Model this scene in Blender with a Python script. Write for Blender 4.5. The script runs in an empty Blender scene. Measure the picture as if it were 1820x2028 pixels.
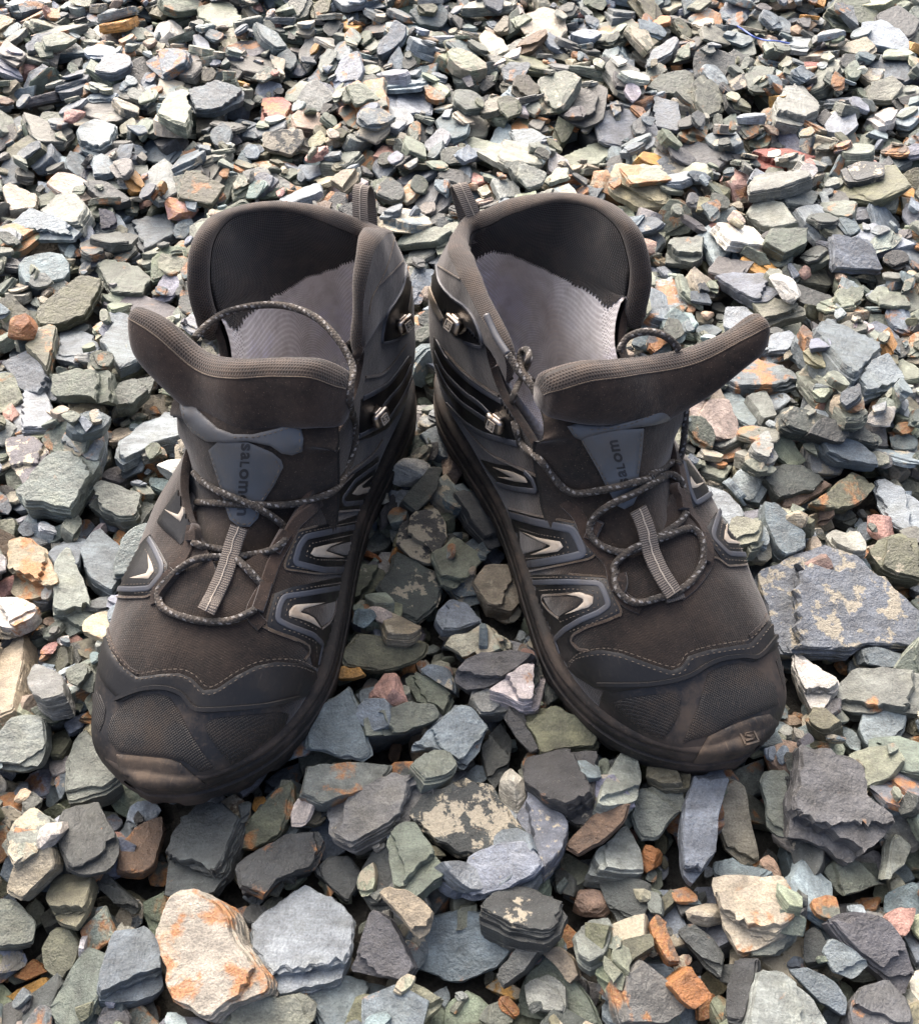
import bpy, bmesh, math, random
import numpy as np
from mathutils import Vector, Matrix, geometry
from mathutils.bvhtree import BVHTree
R = math.radians
sc = bpy.context.scene
COL = sc.collection
random.seed(7)
rng = np.random.default_rng(11)

# ------------------------------------------------------------------ camera
CAM_H, PITCH, FPX = 0.518, R(51.8), 1961.0        # FPX: focal length for an 1820 px wide picture
cam = bpy.data.cameras.new('camera')
camo = bpy.data.objects.new('camera', cam)
COL.objects.link(camo)
camo.location = (0, 0, CAM_H)
camo.rotation_euler = (R(90) - PITCH, 0, 0)
cam.sensor_fit = 'HORIZONTAL'
cam.sensor_width = 36
cam.lens = 36 * FPX / 1820
cam.clip_start = 0.01
cam.clip_end = 100
sc.camera = camo
# ------------------------------------------------------------------ light
SUN_EL, SUN_AZ = R(42), R(-20)                     # azimuth from +Y (behind the boots) towards +X
w = bpy.data.worlds.new('World')
sc.world = w
w.use_nodes = True
nt = w.node_tree
sky = nt.nodes.new('ShaderNodeTexSky')
sky.sky_type = 'NISHITA'
sky.sun_disc = False
sky.sun_elevation = SUN_EL
sky.sun_rotation = SUN_AZ
sky.air_density = 0.5
sky.dust_density = 9.0
sky.ozone_density = 0.6
bg = nt.nodes['Background']
nt.links.new(sky.outputs[0], bg.inputs[0])
bg.inputs[1].default_value = 0.15
sl = bpy.data.lights.new('sun', 'SUN')
sl.energy = 1.15
sl.angle = R(110)
sl.color = (1.0, 0.97, 0.92)
so = bpy.data.objects.new('sun', sl)
COL.objects.link(so)
sd = Vector((math.sin(SUN_AZ) * math.cos(SUN_EL), math.cos(SUN_AZ) * math.cos(SUN_EL), math.sin(SUN_EL)))
so.rotation_euler = (-sd).to_track_quat('-Z', 'Y').to_euler()
so.location = sd * 3
sc.view_settings.view_transform = 'Standard'
sc.view_settings.look = 'None'
sc.view_settings.exposure = 1.56
sc.view_settings.gamma = 1.0

# ------------------------------------------------------------------ picture -> world helpers (used to lay things out on real surfaces)
CX, CY = 910.0, 1014.0
CAM = np.array([0, 0, CAM_H])
FW = np.array([0, math.cos(PITCH), -math.sin(PITCH)])
UP = np.array([0, math.sin(PITCH), math.cos(PITCH)])
RT = np.array([1.0, 0, 0])
def ray(u, v):
    r = FW + RT * (u - CX) / FPX - UP * (v - CY) / FPX
    return r / np.linalg.norm(r)
def on_z(u, v, z):
    r = ray(u, v)
    return CAM + r * ((z - CAM_H) / r[2])
# detail views of the photograph -> common 1820 x 2028 grid
ZV = {'P': (0, 0, 1, 1), 'A': (150.5, 331.0, .3968, .3968), 'B': (812.5, 331.0, .4299, .4299), 'C': (150.5, 902.8, .3968, .3968),
      'D': (872.7, 902.8, .3968, .3968), 'E': (601.9, 300.9, .29685, .29685), 'F': (601.9, 782.4, .29685, .29685),
      'G': (150.5, 601.9, .2968, .2968), 'H': (1203.7, 541.7, .3561, .3561)}
def px(zone, pts):
    a, b, s, t = ZV[zone]
    return [(a + s * x, b + t * y) for x, y in pts]

# ------------------------------------------------------------------ small maths helpers
def catmull(P, n, closed=False):
    """n samples on a centripetal-like Catmull-Rom curve through P (k x d)"""
    P = np.asarray(P, float)
    k = len(P)
    if closed:
        Q = np.vstack([P[-1], P, P[0], P[1]]); segs = k
    else:
        Q = np.vstack([2 * P[0] - P[1], P, 2 * P[-1] - P[-2]]); segs = k - 1
    t = np.linspace(0, segs, n, endpoint=not closed)
    i = np.clip(t.astype(int), 0, segs - 1)
    f = (t - i)[:, None]
    p0, p1, p2, p3 = Q[i], Q[i + 1], Q[i + 2], Q[i + 3]
    return 0.5 * (2 * p1 + (p2 - p0) * f + (2 * p0 - 5 * p1 + 4 * p2 - p3) * f ** 2 + (3 * p1 - p0 - 3 * p2 + p3) * f ** 3)
def arclen(P):
    return np.r_[0, np.cumsum(np.linalg.norm(np.diff(P, axis=0), axis=1))]
def resample(P, n=None, step=None, closed=False):
    P = np.asarray(P, float)
    if closed: P = np.vstack([P, P[0]])
    s = arclen(P)
    if n is None: n = max(2, int(round(s[-1] / step)) + 1)
    t = np.linspace(0, s[-1], n + (1 if closed else 0))
    o = np.column_stack([np.interp(t, s, P[:, d]) for d in range(P.shape[1])])
    return o[:-1] if closed else o
def unit(v):
    v = np.asarray(v, float)
    return v / (np.linalg.norm(v, axis=-1, keepdims=True) + 1e-12)

# ------------------------------------------------------------------ object helpers
def mesh_from(name, verts, faces, mat, smooth=True, uv=None, attrs=None):
    me = bpy.data.meshes.new(name)
    me.from_pydata([tuple(v) for v in verts], [], faces)
    if mat is not None:
        for m in (mat if isinstance(mat, list) else [mat]): me.materials.append(m)
    if smooth: me.polygons.foreach_set('use_smooth', [True] * len(me.polygons))
    if uv is not None:
        a = me.attributes.new('suv', 'FLOAT_VECTOR', 'POINT')
        a.data.foreach_set('vector', np.ascontiguousarray(np.asarray(uv, np.float32)).ravel())
    for k, v in (attrs or {}).items():
        v = np.asarray(v, np.float32)
        if v.shape[1] == 4:
            a = me.attributes.new(k, 'FLOAT_COLOR', 'POINT'); a.data.foreach_set('color', v.ravel())
        else:
            a = me.attributes.new(k, 'FLOAT_VECTOR', 'POINT'); a.data.foreach_set('vector', v.ravel())
    me.update()
    return me
def link(name, data, parent=None):
    o = bpy.data.objects.new(name, data)
    COL.objects.link(o)
    if parent is not None: o.parent = parent
    return o
def tag(o, label=None, cat=None, group=None, kind=None):
    if label: o['label'] = label
    if cat: o['category'] = cat
    if group: o['group'] = group
    if kind: o['kind'] = kind
    return o
def grid_faces(nr, nc, close_c=False, flip=False):
    F = []
    for i in range(nr - 1):
        for j in range(nc if close_c else nc - 1):
            a, b = i * nc + j, i * nc + (j + 1) % nc
            f = (a, b, b + nc, a + nc)
            F.append(f[::-1] if flip else f)
    return F

# ------------------------------------------------------------------ node material helper
class NM:
    def __init__(s, name):
        s.m = bpy.data.materials.new(name)
        s.m.use_nodes = True
        s.t = s.m.node_tree
        s.b = s.t.nodes['Principled BSDF']
    def n(s, typ, **kw):
        nd = s.t.nodes.new(typ)
        for k, v in kw.items():
            if k.startswith('i_'):
                nd.inputs[k[2:].replace('_', ' ')].default_value = v
            else: setattr(nd, k, v)
        return nd
    def l(s, a, b): s.t.links.new(a, b)
    def put(s, sock, v):
        if hasattr(v, 'is_linked') or isinstance(v, bpy.types.NodeSocket): s.l(v, sock)
        else: sock.default_value = v
    def attr(s, name, out='Vector'):
        return s.n('ShaderNodeAttribute', attribute_name=name).outputs[out]
    def obj(s): return s.n('ShaderNodeTexCoord').outputs['Object']
    def vmap(s, v, scale=(1, 1, 1), loc=(0, 0, 0), rot=(0, 0, 0)):
        m = s.n('ShaderNodeMapping'); s.l(v, m.inputs[0])
        m.inputs['Scale'].default_value = scale; m.inputs['Location'].default_value = loc; m.inputs['Rotation'].default_value = rot
        return m.outputs[0]
    def noise(s, v, scale, detail=4, rough=.55, dist=0.0):
        q = s.n('ShaderNodeTexNoise'); s.l(v, q.inputs['Vector'])
        q.inputs['Scale'].default_value = scale; q.inputs['Detail'].default_value = detail
        q.inputs['Roughness'].default_value = rough; q.inputs['Distortion'].default_value = dist
        return q.outputs['Fac']
    def math(s, op, a, b=None, c=None, clamp=False):
        q = s.n('ShaderNodeMath', operation=op, use_clamp=clamp)
        s.put(q.inputs[0], a)
        if b is not None: s.put(q.inputs[1], b)
        if c is not None: s.put(q.inputs[2], c)
        return q.outputs[0]
    def rng(s, v, a, b, c=0.0, d=1.0, smooth=False):
        q = s.n('ShaderNodeMapRange', clamp=True)
        if smooth: q.interpolation_type = 'SMOOTHSTEP'
        s.put(q.inputs[0], v); s.put(q.inputs[1], a); s.put(q.inputs[2], b); s.put(q.inputs[3], c); s.put(q.inputs[4], d)
        return q.outputs[0]
    def mix(s, f, a, b, mode='MIX'):
        q = s.n('ShaderNodeMix', data_type='RGBA', blend_type=mode)
        s.put(q.inputs[0], f)
        for sock, v in ((q.inputs[6], a), (q.inputs[7], b)):
            if isinstance(v, (tuple, list)): sock.default_value = (*v[:3], 1)
            else: s.l(v, sock)
        return q.outputs[2]
    def bump(s, h, strength=.5, dist=.001, prev=None):
        q = s.n('ShaderNodeBump'); s.l(h, q.inputs['Height'])
        q.inputs['Strength'].default_value = strength; q.inputs['Distance'].default_value = dist
        if prev is not None: s.l(prev, q.inputs['Normal'])
        return q.outputs[0]
    def out(s, color, rough=.8, normal=None, spec=.5, metal=0.0, sheen=None):
        s.put(s.b.inputs['Base Color'], color if not isinstance(color, tuple) else (*color[:3], 1))
        s.put(s.b.inputs['Roughness'], rough)
        s.put(s.b.inputs['Specular IOR Level'], spec)
        s.put(s.b.inputs['Metallic'], metal)
        if sheen: s.b.inputs['Sheen Weight'].default_value = sheen; s.b.inputs['Sheen Roughness'].default_value = .5
        if normal is not None: s.l(normal, s.b.inputs['Normal'])
        return s.m

def stone_material():
    k = NM('slate_stone')
    loc = k.attr('loc'); tint = k.attr('tint', 'Color')
    sep = k.n('ShaderNodeSeparateColor'); k.l(k.attr('fx', 'Color'), sep.inputs[0])
    rust, crust, lam_amt = sep.outputs[0], sep.outputs[1], sep.outputs[2]
    n1 = k.noise(loc, .9, 6, .6)
    n2 = k.noise(loc, 9, 6, .65)
    lam = k.noise(k.vmap(loc, (.5, .8, 11)), 1.0, 5, .6, .3)
    streak = k.noise(k.vmap(loc, (.35, 3.2, 1.0), rot=(0, 0, .6)), 1.2, 5, .6)
    v = k.math('MULTIPLY', k.rng(n1, .3, .7, .62, 1.45), k.rng(n2, .3, .7, .66, 1.38))
    v = k.math('MULTIPLY', v, k.rng(streak, .3, .7, .82, 1.2))
    lamv = k.rng(lam, .3, .7, .5, 1.5)
    v = k.math('MULTIPLY', v, k.math('ADD', 1.0, k.math('MULTIPLY', lam_amt, k.math('SUBTRACT', lamv, 1.0))))
    vc = k.n('ShaderNodeCombineColor')
    for i in range(3): k.l(v, vc.inputs[i])
    c = k.mix(1.0, tint, vc.outputs[0], 'MULTIPLY')
    # slight hue drift: olive and violet patches
    c = k.mix(k.rng(k.noise(loc, .55, 3), 0.5, .72, 0, .28), c, k.mix(1.0, c, (1.12, 1.04, .78), 'MULTIPLY'))
    # rust stains
    rn = k.noise(k.vmap(loc, loc=(17, 5, 3)), .5, 7, .62, .4)
    rm = k.rng(rn, k.math('SUBTRACT', .70, k.math('MULTIPLY', rust, .30)), k.math('SUBTRACT', .77, k.math('MULTIPLY', rust, .30)))
    rc = k.mix(k.rng(n2, .35, .65), (.30, .095, .028), (.40, .22, .075))
    rc = k.mix(k.rng(k.noise(loc, 2.3, 4), .5, .7), rc, k.mix(.45, rc, tint))
    c = k.mix(k.math('MULTIPLY', rm, .88), c, rc)
    # pale mineral crust
    cn = k.noise(k.vmap(loc, loc=(3, 27, 8)), .62, 9, .68)
    cm = k.rng(cn, k.math('SUBTRACT', .72, k.math('MULTIPLY', crust, .28)), k.math('SUBTRACT', .745, k.math('MULTIPLY', crust, .28)))
    c = k.mix(k.math('MULTIPLY', cm, .9), c, k.mix(k.rng(n2, .3, .7), (.27, .24, .175), (.42, .38, .29)))
    # mica flecks and scratches
    fl = k.rng(k.noise(loc, 26, 2, .5), .69, .74)
    c = k.mix(k.math('MULTIPLY', fl, .55), c, (.55, .56, .56))
    h = k.math('ADD', k.math('MULTIPLY', lam, .9), k.math('MULTIPLY', n2, .5))
    h = k.math('ADD', h, k.math('MULTIPLY', k.noise(loc, 2.6, 6, .6), 1.1))
    h = k.math('ADD', h, k.math('MULTIPLY', k.noise(loc, 30, 3, .6), .22))
    bm = k.bump(h, .95, .0017)
    ro = k.rng(k.math('ADD', k.math('MULTIPLY', n1, .5), k.math('MULTIPLY', n2, .5)), .35, .65, .32, .62)
    return k.out(c, ro, bm, .7)
M_STONE = stone_material()

def ground_material():
    k = NM('grit')
    o = k.obj()
    n = k.noise(o, 160, 8, .7)
    v = k.n('ShaderNodeTexVoronoi'); k.l(o, v.inputs['Vector']); v.inputs['Scale'].default_value = 90
    c = k.mix(k.rng(n, .3, .7), (.025, .024, .022), (.10, .096, .082))
    return k.out(c, .9, k.bump(k.math('ADD', n, v.outputs['Distance']), 1.0, .006), .3)
M_GRIT = ground_material()

# ------------------------------------------------------------------ stone shapes (all in millimetres, local: x,y along cleavage, z across it)
def angular_outline(r, length, width):
    """irregular polygon of 4-7 corners fitted in length x width"""
    k = r.integers(4, 8)
    a = np.sort((np.arange(k) + r.uniform(-.36, .36, k)) / k * 2 * np.pi)
    rad = r.uniform(.78, 1.08, k)
    P = np.c_[np.cos(a) * rad, np.sin(a) * rad]
    P -= (P.max(0) + P.min(0)) / 2
    P /= (P.max(0) - P.min(0))
    return P * np.array([length, width])
def slate(r, outline, t, n=20, layers=5, rough=1.0, cuts=4):
    """chip of slate: stacked cleavage layers with stepped edges. returns verts (mm), faces"""
    O = np.asarray(outline, float)
    c = O.mean(0)
    P = resample(O, n * 3, closed=True)
    # soften the corners a little, then put chipped jitter on the edges
    P = .25 * np.roll(P, 1, 0) + .5 * P + .25 * np.roll(P, -1, 0)
    P = P[::3]
    size = np.ptp(P, axis=0).mean()
    jit = r.normal(0, 1, n); jit = .5 * jit + .3 * np.roll(jit, 1) + .3 * np.roll(jit, -1)
    dirs = unit(P - c)
    P = P + dirs * (jit * .022 * size * rough)[:, None]
    zs = np.sort(r.uniform(.1, .9, layers - 1)); zs = np.r_[0, zs, 1.0]
    rings = []
    spalls = []
    for _ in range(r.integers(1, 4)):
        th = r.uniform(0, 2 * np.pi); nv = np.array([math.cos(th), math.sin(th)])
        ext = (P - c) @ nv
        spalls.append((nv, r.uniform(.35, .92) * ext.max(), r.uniform(.45, .98)))
    lean = r.normal(0, .10, 2) * t
    warp = r.normal(0, .035, 3)
    def zz(Q, z):
        q = (Q - c) / size
        return z * t + t * (warp[0] * q[:, 0] ** 2 + warp[1] * q[:, 1] ** 2 + warp[2] * q[:, 0] * q[:, 1]) * 3
    base_in = r.uniform(0, .03, n); steps = .15 if r.random() < .72 else .9
    for L in range(layers):
        s = 1 - (r.uniform(0, .05) + base_in * r.uniform(.3, 1)) * rough * steps
        if L == layers - 1: s = s - r.uniform(.01, .05)
        if L == 0: s = s - r.uniform(.02, .10)
        Q = c + (P - c) * np.asarray(s)[:, None] + lean * (zs[L] - .5)
        Q = Q + dirs * (r.normal(0, .007, n) * size * rough)[:, None]
        for nv, d, lim in spalls:
            if zs[L] + .02 >= lim or (zs[L] + zs[L + 1]) / 2 > lim:
                over = np.maximum(0, (Q - c) @ nv - d - r.normal(0, .02, n) * size)
                Q = Q - over[:, None] * nv
        for zf in (zs[L] + .0, zs[L + 1] - (.0 if L == layers - 1 else .012)):
            rings.append(np.c_[Q, zz(Q, zf)])
    # chamfer at the top and bottom rims
    top = rings[-1].copy(); topc = top.copy()
    top_in = top.copy(); top_in[:, :2] = c + (top[:, :2] - c) * (1 - r.uniform(.02, .07, n))[:, None]
    rings[-1][:, 2] -= t * r.uniform(.02, .16, n)
    rings.append(top_in)
    mid = top_in.copy(); mid[:, :2] = c + (top_in[:, :2] - c) * .55
    top_in[:, 2] = zz(top_in[:, :2], 1.0) + 0; mid[:, 2] = zz(mid[:, :2], 1.0); rings[-1] = top_in
    rings.append(mid)
    bot = rings[0].copy(); bot[:, :2] = c + (bot[:, :2] - c) * .8; bot[:, 2] -= .03 * t
    rings.insert(0, bot)
    V = np.vstack(rings)
    nr = len(rings)
    F = grid_faces(nr, n, close_c=True)
    V = np.vstack([V, [[*(c), zz(c[None], 1.0)[0]]], [[*(c), V[:n, 2].mean()]]])
    ct, cb = len(V) - 2, len(V) - 1
    o = (nr - 1) * n
    for j in range(n):
        F.append((o + j, o + (j + 1) % n, ct))
        F.append(((j + 1) % n, j, cb))
    V[:, 2] -= t / 2
    # wedge-shaped thickness, and oblique broken corners
    q = (V[:, :2] - c) / size
    wd = r.normal(0, .35, 2)
    V[:, 2] = t / 2 - (t / 2 - V[:, 2]) * np.clip(1 + q @ wd, .35, 1.8)
    for _ in range(int(r.integers(0, cuts))):
        th = r.uniform(0, 2 * np.pi); nz_ = r.uniform(-.9, .35)
        nv = unit(np.array([math.cos(th), math.sin(th), nz_]))
        ext = (V - np.r_[c, 0]) @ nv
        over = np.maximum(0, ext - ext.max() * r.uniform(.72, .95))
        V = V - over[:, None] * nv
    return V, F
_bm = bmesh.new(); bmesh.ops.create_icosphere(_bm, subdivisions=3, radius=1)
ICO_V = np.array([v.co[:] for v in _bm.verts]); ICO_F = [tuple(v.index for v in f.verts) for f in _bm.faces]
_bm.free()
_bm = bmesh.new(); bmesh.ops.create_icosphere(_bm, subdivisions=2, radius=1)
ICO2_V = np.array([v.co[:] for v in _bm.verts]); ICO2_F = [tuple(v.index for v in f.verts) for f in _bm.faces]
_bm.free()
def chunk(r, lx, ly, lz, fine=False, cuts=13):
    """blocky broken lump (quartz, granite)"""
    V = (ICO_V if fine else ICO2_V) * 1.3
    for _ in range(cuts):
        nv = unit(r.normal(0, 1, 3)); d = r.uniform(.62, 1.0)
        over = np.maximum(0, V @ nv - d)
        V = V - over[:, None] * nv
    V = V + unit(V) * r.normal(0, .018, len(V))[:, None]
    V = V / np.ptp(V, axis=0) * np.array([lx, ly, lz])
    return V, (ICO_F if fine else ICO2_F)

# tint palette (linear base colours): blue grey, green grey, dark, olive, buff, purple grey, rust brown, white, pink
PAL = {'blue': (.1020, .1270, .1420), 'bluepale': (.1820, .2170, .2380), 'green': (0.1040, 0.1189, 0.0955), 'greenpale': (0.1766, 0.1947, 0.1480),
       'dark': (0.0452, 0.0512, 0.0496), 'char': (0.0274, 0.0307, 0.0305), 'olive': (0.0961, 0.0974, 0.0630), 'buff': (0.2350, 0.2050, 0.1450), 'purple': (0.0792, 0.0810, 0.0854),
       'rust': (0.2600, 0.1100, 0.0360), 'brown': (0.1000, 0.0640, 0.0390), 'white': (0.4200, 0.4050, 0.3750), 'cream': (0.3000, 0.2750, 0.2150), 'pink': (0.3200, 0.1800, 0.1500),
       'grey': (0.1227, 0.1332, 0.1185), 'palegrey': (0.1962, 0.2121, 0.1892), 'red': (0.2000, 0.0620, 0.0460), 'ochre': (0.3600, 0.1950, 0.0500), 'granite': (0.2400, 0.1750, 0.1300)}
def stone_attrs(V, r, tint, rust=0.0, crust=0.0, lam=.5):
    off = r.uniform(-50, 50, 3)
    loc = V / 10.0 + off
    n = len(V)
    t = np.tile(np.r_[tint, 1.0], (n, 1)); f = np.tile([rust, crust, lam, 1.0], (n, 1))
    return {'loc': loc, 'tint': t, 'fx': f}
def rot_xyz(ax, ay, az):
    return np.array(Matrix.Rotation(az, 3, 'Z') @ Matrix.Rotation(ay, 3, 'Y') @ Matrix.Rotation(ax, 3, 'X'))

# ------------------------------------------------------------------ gravel bed
CELL = .002
GX0, GX1, GY0, GY1 = -.78, .78, -.06, 1.42
GW, GH = int((GX1 - GX0) / CELL), int((GY1 - GY0) / CELL)
HF = np.full((GH, GW), -.030) + rng.normal(0, .001, (GH, GW))
MASK_HAND = np.zeros((GH, GW), bool)
MASK_BOOT = np.zeros((GH, GW), bool)
BOOTS = {'L': (R(-16), -.059, .514, 1), 'R': (R(23.2), .0075, .518, -1)}
SOLE_LAT = [(-11, 0), (-8, 16), (2, 27), (18, 34), (40, 38), (80, 37), (120, 36), (160, 41), (200, 49), (235, 54), (262, 51), (288, 42), (308, 27), (322, 8), (328, -12)]
SOLE_MED = [(-11, 0), (-8, -16), (2, -28), (18, -34), (40, -37), (80, -39), (120, -46), (160, -55), (200, -61), (240, -64), (268, -64), (292, -60), (310, -50), (322, -34), (328, -12)]
def boot_axes(b):
    yaw, x0, y0, m = BOOTS[b]
    t = np.array([math.sin(yaw), -math.cos(yaw), 0]); nn = np.array([math.cos(yaw), math.sin(yaw), 0]) * m
    return np.array([x0, y0, 0]), t, nn
def b2w(b, P):
    o, t, nn = boot_axes(b)
    P = np.atleast_2d(np.asarray(P, float)) / 1000
    return o + P[:, :1] * t + P[:, 1:2] * nn + P[:, 2:3] * np.array([0, 0, 1.0])
def poly_cells(poly):
    """grid cells inside a world xy polygon"""
    P = np.asarray(poly)
    x0, x1 = P[:, 0].min(), P[:, 0].max(); y0, y1 = P[:, 1].min(), P[:, 1].max()
    i0, i1 = int((x0 - GX0) / CELL), int((x1 - GX0) / CELL) + 1
    j0, j1 = int((y0 - GY0) / CELL), int((y1 - GY0) / CELL) + 1
    i0, j0 = max(i0, 0), max(j0, 0); i1, j1 = min(i1, GW - 1), min(j1, GH - 1)
    if i1 <= i0 or j1 <= j0: return None
    X, Y = np.meshgrid(GX0 + (np.arange(i0, i1) + .5) * CELL, GY0 + (np.arange(j0, j1) + .5) * CELL)
    ins = np.zeros(X.shape, bool)
    k = len(P)
    for a in range(k):
        xa, ya = P[a]; xb, yb = P[(a + 1) % k]
        if ya == yb: continue
        c = ((ya > Y) != (yb > Y)) & (X < (xb - xa) * (Y - ya) / (yb - ya) + xa)
        ins ^= c
    J, I = np.nonzero(ins)
    if len(I) < 3: return None
    return J + j0, I + i0, X[ins], Y[ins]
for b in BOOTS:
    ol = [(x, y, 0) for x, y in SOLE_LAT] + [(x, y, 0) for x, y in SOLE_MED[::-1][1:-1]]
    c = poly_cells(b2w(b, ol)[:, :2])
    MASK_BOOT[c[0], c[1]] = True

STONES = []      # dicts: V (world metres), F, attrs, area (apparent px), vis
def project(P):
    d = np.atleast_2d(P) - CAM
    z = d @ FW
    return np.c_[CX + FPX * (d @ RT) / z, CY - FPX * (d @ UP) / z]
TINTS = [('blue', .18), ('bluepale', .13), ('green', .16), ('greenpale', .14), ('dark', .07), ('char', .02), ('olive', .08), ('grey', .08), ('purple', .03),
         ('palegrey', .07), ('brown', .010), ('rust', .007), ('buff', .025), ('cream', .02), ('white', .009), ('pink', .005), ('ochre', .004)]
TN = [a for a, _ in TINTS]; TP = np.array([b for _, b in TINTS]); TP /= TP.sum()
def drop(x, y, r, length, width, t, kind='slate', edge=False, tier=1):
    """let one stone come to rest on the height field; returns False if the spot is taken"""
    yaw = r.uniform(0, 2 * np.pi)
    hi = length > .024 and tier == 1
    if kind == 'slate':
        ol = angular_outline(r, length * 1000, width * 1000)
        V, F = slate(r, ol, t * 1000, n=26 if hi else (16 if tier == 1 else 12), layers=int(r.integers(3, 6)) if hi else (int(r.integers(3, 5)) if tier == 1 else 2), rough=r.uniform(.7, 1.5))
    else:
        ol = angular_outline(r, length * 1000, width * 1000)
        V, F = chunk(r, length * 1000, width * 1000, t * 1000)
    V = V - np.r_[(ol.max(0) + ol.min(0)) / 2, 0]
    if edge:
        A = rot_xyz(R(r.uniform(45, 80)) * r.choice([-1, 1]), 0, 0)
    else:
        A = np.eye(3)
    A = rot_xyz(0, 0, yaw) @ A
    Q = V @ A.T / 1000
    xy = Q[:, :2]
    # footprint as hull
    hull = geometry.convex_hull_2d([tuple(p) for p in xy])
    H2 = xy[hull] + np.array([x, y])
    c = poly_cells(H2)
    if c is None: return False
    J, I, X, Y = c
    if tier == 1:
        if MASK_HAND[J, I].mean() > .14 or MASK_BOOT[J, I].mean() > .62: return False
    h = HF[J, I]
    G = np.c_[X - x, Y - y, np.ones(len(X))]
    sol, *_ = np.linalg.lstsq(G, h, rcond=None)
    gx, gy = sol[0], sol[1]
    s = math.hypot(gx, gy); lim = math.tan(R(24))
    if s > lim: gx, gy = gx * lim / s, gy * lim / s
    gx += r.normal(0, .075); gy += r.normal(0, .075)
    res = h - gx * (X - x) - gy * (Y - y)
    z0 = np.percentile(res, 72)
    nrm = Vector((-gx, -gy, 1)).normalized()
    T = np.array(Vector((0, 0, 1)).rotation_difference(nrm).to_matrix())
    Q = Q @ T.T
    low = np.percentile(Q[:, 2], 4) if not edge else np.percentile(Q[:, 2], 30)
    thick = (t if not edge else np.ptp(Q[:, 2]) * .7)
    zc = z0 + (t / 2 if not edge else -low)
    if tier == 1:                                   # no little towers: nothing stays perched well above its surroundings
        jc, ic = int((y - GY0) / CELL), int((x - GX0) / CELL)
        if z0 + thick > HF[max(jc - 20, 0):jc + 21, max(ic - 20, 0):ic + 21].mean() + .0175: return False
    mb = MASK_BOOT[J, I]
    if mb.any():                                    # pressed down by the boot that stands on it
        ex = (z0 + gx * (X - x) + gy * (Y - y) + thick)[mb].max() - .003
        if ex > .016: return False
        if ex > 0: z0 -= ex; zc -= ex
    W = Q + np.array([x, y, zc])
    top = z0 + gx * (X - x) + gy * (Y - y) + thick
    HF[J, I] = np.maximum(h, top)
    u = r.random()
    tn = TN[r.choice(len(TN), p=TP)] if kind == 'slate' else ['white', 'cream', 'granite', 'pink', 'buff'][r.integers(0, 5)]
    tint = np.array(PAL[tn]) * r.uniform(.78, 1.3) * (1 + r.normal(0, .04, 3))
    rust = r.choice([0, .25, .5, .8], p=[.56, .22, .15, .07]); crust = r.choice([0, .3, .6, .9], p=[.72, .14, .09, .05])
    at = stone_attrs(V, r, tint, rust, crust, r.uniform(.25, .95) if kind == 'slate' else .15)
    P = project(np.array([[x, y, zc]]))[0]
    depth = (np.array([x, y, zc]) - CAM) @ FW
    vis = -20 < P[0] < 1840 and -20 < P[1] < 2048
    STONES.append(dict(V=W, F=F, at=at, area=length * width / depth ** 2 if (vis and tier == 1) else 0, tier=tier))
    return True

def scatter(n, tier, lo, hi, edge_p, box=None):
    """dart throwing with a size-dependent spacing grid"""
    k = 0
    for _ in range(n):
        x = rng.uniform(GX0 + .03, GX1 - .03); y = rng.uniform(GY0 + .03, GY1 - .03)
        if box: x = rng.uniform(box[0], box[1]); y = rng.uniform(box[2], box[3])
        if abs(x) > .29 + .40 * max(y, 0) or y > 1.30: continue
        L = float(np.clip(rng.lognormal(math.log((lo + hi) / 2), .32), lo * .7, hi * 1.35))
        Wd = L * rng.uniform(.48, .92)
        T = float(np.clip(L * rng.uniform(.16, .42), .004, .017))
        kd = 'chunk' if rng.random() < .05 else 'slate'
        if kd == 'chunk': T = L * rng.uniform(.5, .8); L *= .8; Wd *= .8; T *= .7
        k += drop(x, y, rng, L, Wd, T, kd, rng.random() < edge_p, tier)
    return k
ZV.update({'S': (0, 1444.5, .5, .5), 'Z': (910, 1444.5, .5, .5), 'T': (0, 0, .5, .5), 'U': (910, 0, .5, .5), 'L': (0, 541.7, .23749, .23749),
           'K': (0, 993.1, .26702, .26702), 'R': (1398.7, 541.7, .23749, .23749), 'Q': (1458.9, 993.1, .2671, .2671), 'M': (631.9, 1233.8, .3307, .3307)})
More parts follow.
